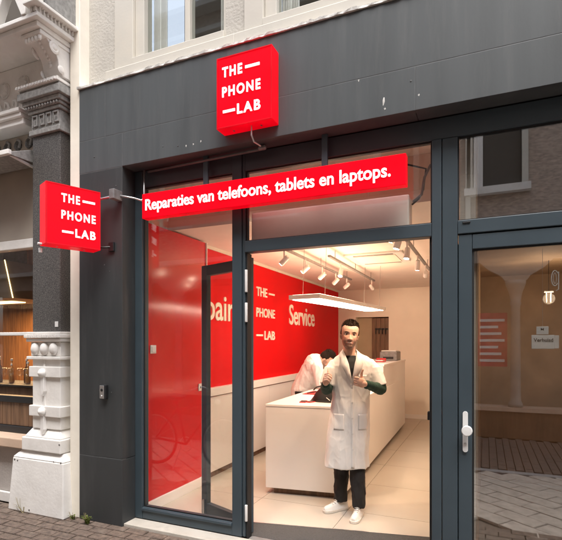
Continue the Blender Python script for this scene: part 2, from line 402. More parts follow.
# right hand door
rd = thing('glass_door', 'closed dark framed glass door with white handle plate and white card', 'door', (.3, 3.36, .012))
fr('stile', -.165, -.081, YW + .012, 3.42, .016, 2.314, p=rd); fr('stile', .68, .765, YW + .012, 3.42, .016, 2.314, p=rd)
fr('rail', -.079, .678, YW + .012, 3.42, 2.215, 2.312, p=rd); fr('rail', -.079, .678, YW + .012, 3.42, .018, .12, p=rd)
pn = B(-.08, .68, 3.378, 3.386, .12, 2.215).build('pane', 'glass_door', rd)
g = MB(); t = .011
g.box(-.08, -.08 + t, 3.366, 3.376, .12, 2.215); g.box(.68 - t, .68, 3.366, 3.376, .12, 2.215); g.box(-.08 + t, .68 - t, 3.366, 3.376, .12, .12 + t); g.box(-.08 + t, .68 - t, 3.366, 3.376, 2.215 - t, 2.215)
g.build('gasket', 'gasket', pn)
# handle plate: rounded strip with round knob
hxk = -.122
def rrect(cx, cz, hw, hh, n=8):
    pts = []
    for k in range(4):
        a0 = k * math.pi / 2
        ox = (hw - hw) * 1; 
        cxk = 0; czk = (hh - hw) * (1 if k in (0, 1) else -1)
        for i in range(n + 1):
            a = a0 + (math.pi / 2) * i / n
            pts.append((cx + cxk + hw * math.cos(a), cz + czk + hw * math.sin(a)))
    return pts
hp = MB().prism(rrect(hxk, 1.005, .0165, .135), lambda a, b, h: (a, h, b), YW + .0115, YW - .002).build('handle', 'alu', rd, .002)
MB().lathe((hxk + .012, YW - .002, 1.02), [(.014, 0), (.014, .02), (.03, .028), (.034, .034), (.034, .052), (.030, .058), (.0, .059)], 24, 'y').build('knob', 'alu', hp, smooth=False, bevel=.001)
MB().lathe((hxk, YW - .002, .925), [(.009, 0), (.009, .005), (.004, .006)], 16, 'y').build('lock', 'steel', hp)
# white card hanging behind the glass
card = thing('door_card', 'white printed card with a small label on top hung inside the right door', 'card', (.33, 3.44, 1.6))
ax, ay, nz = Vector((1, 0, 0)), UZ, Vector((0, -1, 0))
MB().box(.275, .405, 3.45, 3.458, 1.555, 1.645).build('card', 'paper', card, .003)
MB().box(.405, .43, 3.449, 3.457, 1.558, 1.642).build('card_edge', 'paper', card, .002)
MB().box(.303, .372, 3.448, 3.455, 1.648, 1.70).build('small_label', 'paper', card, .002)
tb = MB(); text_into(tb, 'Verhuisd', (0, 3.4495, 0), ax, ay, nz, .287, .398, 1.602, .022, .001, .02); tb.build('lettering', 'ink', card); tb = MB(); text_into(tb, 'M', (0, 3.4475, 0), ax, ay, nz, .328, .345, 1.675, .014, .001, .02); tb.build('lettering', 'ink', card)
MB().tube([(.338, 3.452, 1.70), (.338, 3.452, 2.2)], .0012, 6).build('cord', 'steel', card)
# white outline letter decal
dec = thing('window_decal', 'white outlined letters stuck high on the right glass door', 'decal', (.43, 3.39, 1.98))
db = MB()
for cx, s_ in ((.40, 1), (.462, 1)):
    pts = [(cx + .019 * math.cos(a), 3.3895, 2.0 + .048 * math.sin(a)) for a in [R(x) for x in range(40, 340, 20)]]
    db.tube(pts, .0035, 6); db.tube([(cx + .02, 3.3895, 2.04), (cx + .02, 3.3895, 1.93), (cx + .006, 3.3895, 1.92)], .0035, 6)
    pts = [(cx + .008 * math.cos(a), 3.3895, 2.0 + .034 * math.sin(a)) for a in [R(x) for x in range(0, 361, 20)]]; db.tube(pts, .002, 6)
db.build('letters', 'paper', dec)

# ------------------------------------------------------------------ signs
def logo(parent, mat, O, ax, ay, nz, W, H, x0, x1, depth=.006):
    s = x1 - x0
    def X(f): return (x0 + s * f) * W
    ch = .130 * H; th = .018 * H
    for word, f0, f1, b in (('THE', 0, .53, .715), ('PHONE', 0, 1, .44), ('LAB', .40, 1, .165)):
        mb = MB(); text_into(mb, word, O, ax, ay, nz, X(f0), X(f1), b * H, ch, depth, .026, 1.28); mb.build('lettering', mat, parent)
    for f0, f1, b in ((.61, .98, .715), (.02, .34, .165)):
        MB().obox(O, ax, ay, nz, X(f0), X(f1), b * H + ch / 2 - th, b * H + ch / 2 + th, 0, depth).build('dash', mat, parent)
def lightbox(name, label, O, ax, ay, nz, W, H, D, x0, x1):
    t = thing(name, label, 'sign', O + ax * (W / 2) - nz * (D / 2))
    MB().obox(O, ax, ay, nz, 0, W, 0, H, -D, 0).build('box', 'sign_red', t, .006, seg=3)
    for a in ((0, W, 0, .012), (0, W, H - .012, H), (0, .012, .012, H - .012), (W - .012, W, .012, H - .012)): MB().obox(O, ax, ay, nz, a[0] + .001, a[1] - .001, a[2] + .001, a[3] - .001, .0005, .0035).build('trim', 'sign_trim', t, .001)
    for fx in (.25, .75): MB().obox(O, ax, ay, nz, W * fx - .006, W * fx + .006, -.003, .0, -D * .6, -D * .45).build('screw', 'steel', t)
    logo(t, 'sign_white', O + nz * .0005, ax, ay, nz, W, H, x0, x1); return t
sg = lightbox('illuminated_sign', 'square red lightbox sign mounted high on the dark fascia', Vector((-1.86, 3.06, 3.20)), Vector((1, 0, 0)), UZ, Vector((0, -1, 0)), .46, .535, .118, .11, .80)
MB().tube([(-1.585, 3.10, 3.21), (-1.585, 3.10, 3.13), (-1.58, 3.13, 3.09), (-1.56, 3.2, 3.085)], .006, 8).build('cable', 'steel', sg)
bax = Vector((.393, .919, 0)).normalized(); bnz = Vector((bax.y, -bax.x, 0))
bO = Vector((-3.20, 2.675, 2.384))
bl = lightbox('blade_sign', 'red projecting lightbox sign on a bracket left of the shop window', bO, bax, UZ, bnz, .44, .5, .15, .27, .90)
e = bO + bax * .44 - bnz * .075
MB().tube([e + UZ * .46, e + UZ * .46 + Vector((.03, .02, 0)), (-2.885, 3.11, 2.845)], .012, 8).build('arm', 'steel', bl)
B(-2.93, -2.875, 3.075, 3.179, 2.815, 2.90).build('bracket_box', 'grey_metal', bl, .005)
MB().tube([(-2.876, 3.15, 2.855), (-2.80, 3.24, 2.85), (-2.755, 3.28, 2.835), (-2.735, 3.29, 2.86), (-2.735, 3.29, 3.10)], .009, 8).build('conduit', 'steel', bl, smooth=True)
MB().tube([e + UZ * .04, e + UZ * .04 + Vector((.05, .03, 0)), (-2.99, 3.175, 2.43)], .009, 8).build('arm', 'black', bl)
B(-3.02, -2.96, 3.16, 3.179, 2.39, 2.47).build('bracket_plate', 'black', bl, .004)
MB().tube([bO - bnz * .13 + UZ * -.02 - bax * .0, bO - bnz * .13 + UZ * -.055], .014, 10).build('drain_plug', 'alu', bl)
MB().tube([bO - bnz * .10 + UZ * .01 - bax * .0, bO - bnz * .10 + UZ * .01 - bax * .03], .01, 10).build('screw', 'alu', bl)
# long strip sign
st = thing('strip_sign', 'long red illuminated strip sign across the shop window', 'sign', (-1.58, 3.24, 2.75))
B(-2.683, -.484, 3.20, 3.275, 2.65, 2.86).build('box', 'sign_red', st, .005, seg=3)
full = 'Reparaties van telefoons, tablets en laptops.'
def xr(t): v = text_raw(t, .017)[0]; return min(p[0] for p in v), max(p[0] for p in v)
f0, f1 = xr(full); kx = (-.585 + 2.645) / (f1 - f0); pre = ''
for wd_ in full.split(' '):
    a_, b_ = xr(wd_); hi = xr(pre + wd_)[1]; x1_ = -2.645 + (hi - f0) * kx
    mb = MB(); text_into(mb, wd_, (0, 3.1995, 0), (1, 0, 0), UZ, (0, -1, 0), x1_ - (b_ - a_) * kx, x1_, 2.718, .088, .005, .017); mb.build('lettering', 'sign_white', st); pre += wd_ + ' '
for x in (-2.10, -1.08):
    B(x - .022, x + .022, 3.278, 3.30, 2.70, 3.122).build('hanger', 'frame', st, .003)
MB().tube([(-2.70, 3.30, 3.085), (-1.60, 3.26, 3.085), (-1.55, 3.25, 3.10)], .011, 8).build('conduit', 'conduit', st, smooth=True)
MB().lathe((-1.57, 3.256, 3.0925), [(.016, -.03), (.018, -.02), (.018, .02), (.012, .03)], 12, 'x').build('cable_gland', 'grey_metal', st)

# small things on the pillar
ic = thing('door_intercom', 'small silver and black intercom box on the dark pillar', 'intercom', (-3.07, 3.16, 1.16))
B(-3.10, -3.035, 3.145, 3.18, 1.10, 1.225).build('housing', 'black', ic, .006)
B(-3.097, -3.05, 3.139, 3.147, 1.105, 1.22).build('face_plate', 'steel', ic, .003)
MB().lathe((-3.073, 3.140, 1.18), [(.012, 0), (.013, .003), (.008, .005)], 16, 'y').build('camera_lens', 'black', ic)
MB().lathe((-3.073, 3.140, 1.13), [(.007, 0), (.007, .003), (.004, .004)], 12, 'y').build('button', 'alu', ic)
scr = MB()
for x, z, s_ in ((-3.08, 2.28, .006), (-3.02, 2.22, .004), (-3.15, 2.9, .004), (-2.95, 2.96, .005), (-3.2, 3.25, .007), (-.45, 3.32, .006), (-3.0, 1.16, .004), (-2.45, 3.22, .006), (-2.3, 3.2, .005)):
    scr.lathe((x, YF - .0005, z), [(s_, 0), (s_, .002), (s_ * .5, .003)], 10, 'y')
scr.build('screw_plug', 'seal', shop)['kind'] = 'stuff'
# chipped paint marks on fascia
for k, (x, z) in enumerate(((-.63, 3.22), (-.40, 3.215), (-.62, 3.17), (-2.22, 3.185), (-2.08, 3.2), (-2.15, 3.19), (-.80, 3.40))):
    mb = MB(); pts = []
    for i in range(9):
        a = 2 * math.pi * i / 9; r_ = random.uniform(.4, 1)
        pts.append((x + r_ * math.cos(a) * (.008 if k else .012), z + r_ * math.sin(a) * (.011 if k else .05)))
    mb.prism(pts, lambda a, b, h: (a, h, b), YF + .001, YF - .0012); mb.build('paint_chip', 'zinc', shop)

# ------------------------------------------------------------------ shop interior (setting)
CZ = 2.74
floor = struct(B(-3.2, 1.7, 3.442, 10.4, -.05, -.006).build('shop_floor', 'grout'))
tiles = {}
def tile_mesh(wd, dp):
    k = (round(wd, 3), round(dp, 3))
    if k not in tiles:
        o = B(-wd / 2, wd / 2, -dp / 2, dp / 2, -.006, 0).build('tile', 'tile', floor); tiles[k] = o.data; bpy.data.objects.remove(o)
    return tiles[k]
T = .9; xs = [-3.0 + i * T for i in range(5)]
for i, x in enumerate(xs):
    y = 3.445
    while y < 10.3:
        x1 = min(x + T, -.16); y1 = min(y + T, 10.35)
        if x1 - x > .05 and y1 - y > .05:
            o = bpy.data.objects.new('tile', tile_mesh(x1 - x - .004, y1 - y - .004)); COL.objects.link(o); o.parent = floor
            o.location = ((x + x1) / 2, (y + y1) / 2, random.uniform(0, .0006))
        y += T
lw = struct(B(-3.2, -3.0, 3.442, 10.3, -.006, CZ - .04).build('shop_wall_left', 'wall_red'))
B(-3.2, -2.99, 3.442, 10.3, CZ - .038, CZ).build('cornice', 'shop_cream', lw)
mb = MB(); axw, nw = Vector((0, 1, 0)), Vector((1, 0, 0))
text_into(mb, 'Repairs', (-2.999, 0, 0), axw, UZ, nw, 4.22, 5.50, 1.87, .31, .012, .012); mb.build('lettering', 'letter', lw)
mb = MB(); text_into(mb, 'Service', (-2.999, 0, 0), axw, UZ, nw, 7.23, 8.48, 1.90, .32, .012, .012); mb.build('lettering', 'letter', lw)
for word, a, b, z in (('THE', 6.0, 6.36, 2.265), ('PHONE', 6.0, 6.64, 1.965), ('LAB', 6.27, 6.64, 1.635)):
    mb = MB(); text_into(mb, word, (-2.999, 0, 0), axw, UZ, nw, a, b, z, .125, .012, .02); mb.build('lettering', 'letter', lw)
B(-2.999, -2.987, 6.42, 6.63, 2.312, 2.338).build('dash', 'letter', lw); B(-2.999, -2.987, 6.0, 6.21, 1.685, 1.711).build('dash', 'letter', lw)
B(-2.998, -2.99, 5.35, 5.47, 1.42, 1.53).build('access_plate', 'wall_panel', lw, .002)
# back wall with door opening
X0, X1, ZT = -2.605, -1.89, 2.14
bw = struct(B(-3.0, X0, 10.1, 10.3, -.006, CZ).build('shop_wall_back', 'shop_cream'))
B(X1, -.1, 10.1, 10.3, -.006, CZ).build('wall_section', 'shop_cream', bw); B(X0, X1, 10.1, 10.3, ZT, CZ).build('wall_section', 'shop_cream', bw)
B(X1 + .002, -.16, 10.085, 10.099, 0, .09).build('skirting', 'shop_white', bw, .003)
B(X0 - .1, X1 + .1, 11.0, 11.1, 0, 2.6).build('wall_section', 'beige', bw)
B(X0 - .1, X0 - .002, 10.3, 11.0, 0, 2.6).build('wall_section', 'beige', bw); B(X1 + .002, X1 + .1, 10.3, 11.0, 0, 2.6).build('wall_section', 'beige', bw)
B(X0 - .1, X1 + .1, 10.3, 11.1, 2.6, 2.7).build('wall_section', 'beige', bw)
wd = thing('wooden_door', 'brown wooden panel door in the back wall opening with dark hooks', 'door', (-2.08, 10.2, 0))
for i in range(4): B(-2.27 + i * .094, -2.27 + i * .094 + .09, 10.2, 10.24, .01, 2.12).build('plank', 'wood_dark', wd, .003)
hk = thing('coat_hooks', 'row of dark coat hooks on the wooden door at the back', 'hooks', (-2.06, 10.19, 1.86))
B(-2.2, -1.92, 10.185, 10.2, 1.86, 1.90).build('rail', 'black', hk)
for i in range(4): MB().tube([(-2.17 + i * .07, 10.185, 1.89), (-2.17 + i * .07, 10.13, 1.84), (-2.17 + i * .07, 10.12, 1.80), (-2.17 + i * .07, 10.14, 1.78)], .011, 8).build('hook', 'black', hk)
B(-2.605, -2.272, 10.24, 10.26, .0, 2.139).build('door_panel', 'beige', wd)
rw = struct(B(-.16, -.06, 3.442, 10.3, -.006, CZ).build('shop_wall_right', 'shop_cream'))
cl = struct(B(-3.2, -.06, 3.97, 10.3, CZ + .001, CZ + .1).build('shop_ceiling', 'ceiling'))
# bulkhead behind the transom with panel joints
for a, b in ((-2.99, -2.31), (-2.306, -1.62), (-1.616, -.92), (-.916, -.165)):
    B(a, b, 3.972, 3.99, CZ + .102, 3.13).build('bulkhead_panel', 'shop_cream', cl)
B(-3.2, -.06, 3.625, 3.99, 3.132, 3.2).build('pocket_ceiling', 'shop_cream', cl); B(-3.2, -3.0, 3.442, 3.98, CZ + .002, 3.131).build('wall_section', 'shop_cream', cl); B(-.16, -.06, 3.442, 3.98, CZ + .002, 3.131).build('wall_section', 'shop_cream', cl)
# hall behind right door
hl = struct(B(-.055, 1.0, 6.0, 6.1, 0, 3.3).build('hall_wall', 'hall'))
B(.95, 1.05, 3.45, 6.0, 0, 3.3).build('wall_section', 'hall', hl); B(-.058, 1.05, 3.445, 6.1, 2.36, 2.4).build('hall_ceiling', 'hall', hl)  # hall ceiling set low to keep the lamp light off the transom
B(-.0585, 1.05, 4.3, 4.35, 2.402, 3.4).build('wall_section', 'dark_room', hl); B(-.0585, 1.05, 3.62, 4.35, 3.4, 3.45).build('wall_section', 'dark_room', hl)  # dark wall and lid added above the hall so the transom stays dark
B(-.0585, -.05, 3.445, 6.0, 0, 3.3).build('wall_section', 'hall', hl)

hlm = thing('hall_lamp', 'small warm lamp of two lit tubes glowing behind the right door', 'lamp', (.54, 5.0, 2.0))
for dx in (-.016, .016): MB().tube([(.54 + dx, 5.0, 1.97), (.54 + dx * 1.2, 5.0, 2.06)], .003, 8).build('tube', 'lamp_soft', hlm)
B(.50, .58, 4.985, 5.015, 2.06, 2.075).build('holder', 'grey_metal', hlm, .003); MB().tube([(.54, 5.0, 2.075), (.54, 5.0, 2.36)], .003, 6).build('cable', 'black', hlm)
l = bpy.data.lights.new('hall_glow', 'POINT'); l.energy = 4; l.color = (1, .74, .5); l.shadow_soft_size = .05; lo = bpy.data.objects.new('hall_glow', l); COL.objects.link(lo); lo.parent = hlm; lo.location = (0, -.04, 0)
# ------------------------------------------------------------------ interior things
pn = thing('wall_panel', 'glossy red wall panel beside the shop window with white skirting', 'panel', (-2.95, 4.0, 0))
B(-2.998, -2.9, 3.46, 4.53, .10, CZ - .02).build('panel', 'wall_panel', pn, .003)
B(-2.998, -2.885, 3.46, 4.53, .0, .098).build('skirting', 'shop_white', pn, .003)
B(-2.998, -2.885, 4.532, 4.548, .0, CZ - .02).build('edge_trim', 'shop_white', pn, .002)
so = thing('wall_switch', 'white light switch on the glossy red panel near the window', 'switch', (-2.895, 3.62, 1.55))
B(-2.899, -2.888, 3.57, 3.65, 1.49, 1.57).build('plate', 'paper', so, .003); B(-2.8885, -2.883, 3.585, 3.635, 1.505, 1.555).build('rocker', 'paper', so, .002)
so = thing('wall_switch', 'white socket low on the red panel next to the open door leaf', 'switch', (-2.895, 4.42, 1.15))
B(-2.899, -2.888, 4.38, 4.45, 1.06, 1.14).build('plate', 'paper', so, .003); MB().lathe((-2.888, 4.415, 1.10), [(.02, 0), (.018, .002), (.01, -.002)], 16, 'x').build('socket', 'shop_white', so)
cb = thing('wall_cabinet', 'long white low cabinet with thick ledge along the red wall', 'cabinet', (-2.96, 7, 0))
y = 4.552
while y < 10.0:
    y1 = min(y + .9, 10.08); B(-2.998, -2.95, y, y1 - .003, .07, .955).build('door', 'shop_white', cb, .002); y += .9
B(-2.998, -2.975, 4.552, 10.08, .0, .068).build('plinth', 'wood_dark', cb)
B(-2.998, -2.925, 4.552, 10.08, .965, 1.06).build('ledge', 'shop_white', cb, .004)
# counter
A, Bc, far = Vector((-2.13, 4.49, 0)), Vector((-1.30, 4.60, 0)), 9.13
ct = thing('reception_counter', 'long white shop counter with plain front behind the standing man', 'counter', (-1.75, 6.5, 0))
def quadbox(p, z0, z1): return MB().loft([[(a, b, z0) for a, b in p], [(a, b, z1) for a, b in p]])
LX, RX = -2.27, -1.40     # far end X of left and right side
quadbox([(A.x, A.y), (Bc.x, Bc.y), (Bc.x - .002, Bc.y + .04), (A.x - .002, A.y + .04)], .065, .918).build('front_panel', 'shop_white', ct, .004)
quadbox([(Bc.x - .04, Bc.y + .042), (Bc.x, Bc.y + .042), (RX, far), (RX - .04, far)], .065, .918).build('side_panel', 'shop_white', ct, .003)
quadbox([(A.x, A.y + .042), (A.x + .04, A.y + .042), (LX + .04, 6.5), (LX, 6.5)], .065, .918).build('side_panel', 'shop_white', ct, .003)
quadbox([(A.x - .004, A.y - .004), (Bc.x + .004, Bc.y - .004), (RX + .06, 6.9), (LX + .03, 6.9)], .92, .945).build('top', 'shop_white', ct, .003)
quadbox([(A.x + .07, A.y + .06), (Bc.x - .06, Bc.y + .06), (RX - .06, far - .05), (LX + .07, far - .05)], 0, .063).build('plinth', 'wood_dark', ct)
rc = thing('raised_counter', 'taller white counter section at the back behind the man', 'counter', (-1.7, 8, 0))
quadbox([(-2.0, 6.92), (-1.372, 6.92), (-1.398, 9.12), (-2.0, 9.12)], .067, 1.24).build('body', 'shop_white', rc, .004)
quadbox([(-2.0, 6.92), (-1.36, 6.92), (-1.388, 9.13), (-2.0, 9.13)], 1.242, 1.27).build('top', 'shop_white', rc, .003)
pr = thing('label_printer', 'grey boxy printer on the raised counter at the back', 'printer', (-1.53, 8.6, 1.27))
B(-1.72, -1.42, 8.35, 8.75, 1.272, 1.43).build('body', 'grey_metal', pr, .012); B(-1.66, -1.48, 8.345, 8.36, 1.30, 1.34).build('paper_slot', 'black', pr); B(-1.70, -1.44, 8.39, 8.7, 1.431, 1.45).build('lid', 'alu', pr, .006)
ro = thing('leaflet_tray', 'small red tray on the raised counter beside the printer', 'tray', (-1.6, 7.8, 1.27))
B(-1.68, -1.52, 7.7, 7.9, 1.272, 1.285).build('base', 'red_obj', ro, .003); B(-1.68, -1.52, 7.88, 7.9, 1.286, 1.33).build('back', 'red_obj', ro, .003); B(-1.66, -1.54, 7.72, 7.87, 1.286, 1.30).build('leaflets', 'paper', ro)
# things on the counter
for k, (x, y, r_) in enumerate(((-1.82, 4.80, .2), (-1.74, 4.83, -.3))):
    ph = thing('phone', ('red backed phone lying on the counter nearest its front edge', 'red backed phone lying beside the black bag on the counter')[k], 'phone', (x, y, .945), 'phones on the counter')
    ax_ = Vector((math.cos(r_), math.sin(r_), 0)); ay_ = Vector((-ax_.y, ax_.x, 0))
    MB().obox((x, y, .946), ax_, ay_, UZ, -.035, .035, -.07, .07, 0, .009).build('case', 'red_obj', ph, .003); MB().obox((x, y, .946), ax_, ay_, UZ, -.03, .03, -.064, .064, .0092, .0105).build('screen', 'black', ph)
tr = thing('repair_mat', 'red repair mat with tools further back on the counter', 'mat', (-1.95, 5.7, .945))
B(-2.1, -1.75, 5.5, 5.9, .946, .952).build('mat', 'red_obj', tr, .002)
for i in range(3): MB().tube([(-2.05 + i * .09, 5.55, .958), (-2.0 + i * .09, 5.8, .958)], .006, 8).build('tool', ('black', 'steel', 'alu')[i], tr)
# black bag
bg_ = thing('black_bag', 'slouched black bag lying on the counter beside the man', 'bag', (-1.5, 4.95, .945))
mb = MB(); rings = []
for i in range(9):
    t = i / 8; zz = .946 + .19 * t; sx = .19 * (1 - .62 * t ** 1.6); sy = .10 * (1 - .6 * t ** 1.5); cx = -1.60 + .05 * t
    rings.append([(cx + sx * math.cos(a) * (1 + .10 * math.sin(3 * a + 4 * t)), 4.93 + sy * math.sin(a), zz + .012 * math.sin(2 * a + 5 * t) * t) for a in [2 * math.pi * k / 20 for k in range(20)]])
mb.loft(rings); mb.build('body', 'black', bg_, smooth=True)
MB().tube([(-1.63 + .1 * math.cos(a), 4.86, 1.05 + .07 * math.sin(a)) for a in [R(x) for x in range(20, 161, 20)]], .008, 8).build('strap', 'black', bg_)
MB().obox((-1.57, 4.83, 1.0), Vector((.8, 0, -.6)), Vector((.6, 0, .8)), Vector((0, -1, 0)), 0, .05, 0, .006, 0, .002).build('mark', 'paper', bg_)

# pendant
pd = thing('pendant_light', 'long slim lit pendant lamp hanging over the counter', 'lamp', (-1.68, 6.1, 2.1))
P = [(-2.07, 4.98), (-1.68, 4.93), (-1.40, 7.25), (-1.72, 7.28)]
def inset(p, d):
    c = Vector((sum(a for a, b in p) / 4, sum(b for a, b in p) / 4)); return [(c.x + (a - c.x) * (1 - d * 6), c.y + (b - c.y) * (1 - d)) for a, b in p]
quadbox(P, 2.085, 2.135).build('housing', 'alu', pd, .004)
quadbox(inset(P, .02), 2.079, 2.0845).build('diffuser', 'diffuser', pd)
quadbox(inset(P, .02), 2.1352, 2.139).build('ceiling_fill', 'ceiling_fill', pd)  # glowing strip added on top of the pendant to brighten the ceiling
for (a, b) in ((-1.98, 5.2), (-1.70, 5.18), (-1.46, 7.05), (-1.70, 7.08)): MB().tube([(a, b, 2.135), (a + .02, b, CZ)], .0022, 6).build('wire', 'grey_metal', pd)
# track lights
def spot_lamp(x, y, aim, energy, size=R(70)):
    l = bpy.data.lights.new('spot', 'SPOT'); l.energy = energy; l.color = (1, .70, .46); l.spot_size = size; l.spot_blend = .7; l.shadow_soft_size = .06
    o = bpy.data.objects.new('spot_beam', l); COL.objects.link(o)
    return o
def track(label, x, y0, y1, spots, dx0=0):
    t = thing('track_light', label, 'track light', (x, (y0 + y1) / 2, CZ))
    MB().box(x - .017, x + .017, y0, y1, 2.62, 2.645).build('rail', 'grey_metal', t, .002)
    for yy in (y0 + .25, (y0 + y1) / 2, y1 - .25): MB().tube([(x, yy, 2.645), (x, yy, CZ)], .004, 6).build('rod', 'grey_metal', t)
    for (y, aim, en) in spots:
        p = Vector((x, y, 2.50)); d = (Vector(aim) - p).normalized()
        hd = MB().tube([p - d * .06, p - d * .056, p + d * .05, p + d * .054], [.022, .028, .031, .029], 18).build('spotlight', 'alu', t)
        MB().tube([p + d * .0545, p + d * .056], [.025, .025], 16).build('lens', 'lamp', hd)
        MB().tube([p, (x, y, 2.56), (x, y, 2.62)], .010, 8).build('stem', 'alu', hd)
        o = spot_lamp(x, y, aim, en); o.location = p + d * .075; o.rotation_euler = (-d).to_track_quat('Z', 'Y').to_euler(); o.parent = t; o.location = o.location - BASE[t]
track('track of white spotlights along the ceiling nearest the red wall', -2.04, 4.5, 7.6, [(4.78, (-3, 4.9, 1.7), 6), (5.45, (-3, 5.5, 1.8), 6), (6.1, (-3, 6.3, 1.8), 6), (6.73, (-3, 7.2, 1.8), 6), (7.33, (-3, 7.9, 1.9), 6)])
track('second ceiling spotlight track above the counter behind the pendant', -1.72, 5.4, 7.9, [(5.9, (-1.8, 5.2, .9), 20), (7.7, (-1.5, 9.9, 1.6), 22)])
track('ceiling spotlight track at the right side of the shop', -.73, 3.74, 7.0, [(3.82, (-1.75, 4.55, .55), 16), (4.02, (-1.5, 4.6, .3), 12), (4.35, (-1.3, 4.25, .6), 16), (4.89, (-1.0, 4.6, .0), 14), (5.7, (-1.0, 6.6, .2), 24), (6.5, (-1.2, 9.9, 1.5), 26)])  # front two spots are added out of view to light the counter front
fs = thing('ceiling_spot', 'single white ceiling spotlight closest to the front window', 'lamp', (-2.2, 4.06, CZ))
MB().tube([(-2.2, 4.06, 2.66), (-2.14, 4.065, 2.52)], [.04, .042], 16).build('head', 'alu', fs); MB().tube([(-2.2, 4.06, 2.64), (-2.2, 4.06, CZ)], .03, 12).build('base', 'alu', fs)
o = spot_lamp(0, 0, 0, 6, R(75)); o.parent = fs; o.location = (.075, .0, -.24); dd = Vector((1.0, .14, -.95)).normalized(); o.rotation_euler = (-dd).to_track_quat('Z', 'Y').to_euler()
MB().tube([(-2.1397, 4.065, 2.5195), (-2.1388, 4.065, 2.517)], [.034, .034], 14).build('lens', 'lamp', fs)
counter_fill = thing('ceiling_spot', 'added hidden spotlight that brightens the counter front, left of the air curtain', 'lamp', (-2.08, 3.8, 3.13))  # unseen extra spotlight, added to brighten the counter front
MB().tube([(-2.08, 3.80, 3.131), (-2.08, 3.80, 2.78)], .008, 8).build('stem', 'alu', counter_fill); MB().tube([(-2.09, 3.77, 2.80), (-2.07, 3.83, 2.69)], [.03, .034], 16).build('head', 'alu', counter_fill); MB().tube([(-2.0697, 3.831, 2.688), (-2.0694, 3.832, 2.686)], [.027, .027], 14).build('lens', 'lamp', counter_fill)
o = spot_lamp(0, 0, 0, 55, R(62)); o.parent = counter_fill; o.location = (.014, .045, -.46); dd = Vector((.25, .75, -1.85)).normalized(); o.rotation_euler = (-dd).to_track_quat('Z', 'Y').to_euler()
ac = thing('ceiling_vent', 'rectangular air conditioning cassette in the shop ceiling', 'vent', (-1.3, 6.3, CZ))
B(-1.7, -.95, 5.95, 6.7, CZ - .025, CZ).build('frame', 'alu', ac, .005); B(-1.6, -1.05, 6.05, 6.6, CZ - .032, CZ - .026).build('grille', 'shop_cream', ac, .003)
for y in (6.0, 6.65): B(-1.58, -1.07, y - .02, y + .02, CZ - .030, CZ - .0255).build('slot', 'grey_metal', ac)
# air curtain above door
mt['curtain_box'] = M('cream_housing', (.88, .84, .76), .5, var=.03)
acu = thing('air_curtain', 'long white air curtain box behind the glass above the door', 'heater', (-1.1, 3.6, 2.5))
B(-1.765, -.50, 3.445, 3.60, 2.412, 2.66).build('housing', 'curtain_box', acu, .012); B(-1.66, -.54, 3.47, 3.58, 2.392, 2.3995).build('outlet', 'grey_metal', acu)
MB().tube([(-.48, 3.52, 2.62), (-.42, 3.5, 2.66), (-.40, 3.5, 2.78), (-.36, 3.5, 2.86), (-.25, 3.5, 2.87)], .010, 8).build('cable', 'grey_metal', acu, smooth=True)
MB().tube([(-.49, 3.52, 2.60), (-.44, 3.5, 2.63), (-.41, 3.52, 2.70), (-.39, 3.5, 2.84), (-.52, 3.5, 2.89)], .007, 8).build('cable', 'black', acu, smooth=True)
dm = thing('door_mat', 'dark grey entrance mat just inside the open doorway', 'mat', (-1.05, 3.7, 0))
quadbox([(-1.88, 3.445), (-.355, 3.445), (-.345, 4.0), (-1.88, 3.695)], .002, .011).build('mat', 'mat_dark', dm, .003)
mb = MB()
quadbox([(-1.88, 3.696), (-.343, 4.001), (-.343, 4.014), (-1.88, 3.709)], .001, .013).build('edge_strip', 'steel', dm)
ds = thing('door_stop', 'small black latch on the right side of the doorway', 'latch', (-.36, 3.46, 1.04))
B(-.375, -.352, 3.445, 3.49, 1.05, 1.11).build('body', 'black', ds, .004)

# ------------------------------------------------------------------ weeds at the pillar foot
def weed(label, x, y, n, h, mats):
    t = thing('weed', label, 'plant', (x, y, 0), 'weeds at the pillar foot')
    mb = MB()
    for i in range(n):
        a = random.uniform(0, 6.28); l = h * random.uniform(.5, 1); lean = random.uniform(.3, 1.1)
        p = Vector((x + random.uniform(-.02, .02), y + random.uniform(-.015, .01), 0)); d = Vector((math.cos(a), math.sin(a) * .5 - .15, 0)); s_ = Vector((-d.y, d.x, 0)).normalized() * .006
        m_ = p + d * l * lean * .5 + UZ * l * .7; e_ = p + d * l * lean + UZ * l * .75
        mb.add([p - s_ * .5, p + s_ * .5, m_ + s_, e_, m_ - s_], [(0, 1, 2, 4), (4, 2, 3)])
    mb.build('leaves', mats, t)
    mb = MB()
    for i in range(3):
        a = random.uniform(0, 6.28); mb.tube([(x, y, 0), (x + .03 * math.cos(a), y - .02, h * .6), (x + .06 * math.cos(a), y - .02, h * 1.1)], .0015, 5)
    mb.build('stalks', 'stalk', t)
weed('yellow green weed tuft at the foot of the dark pillar', -3.22, 3.12, 40, .09, 'plant')
weed('small weed between the white plinth and the dark pillar', -3.42, 3.15, 16, .06, 'plant')
weed('dry stalk weed leaning on the white plinth', -3.98, 3.07, 6, .13, 'stalk')

# ------------------------------------------------------------------ neighbouring building
nb = thing('neighbour_building', 'ornate white neighbouring building with dark granite pilaster and balcony', 'building', (-4.5, 3.3, 0))
def nbx(name, m, *a, p=nb, b=.006, **k): return B(*a).build(name, m, p, b, **k)
nbx('backing_wall', 'cream', -3.98, -3.501, 3.301, 3.6, 0, 4.3)
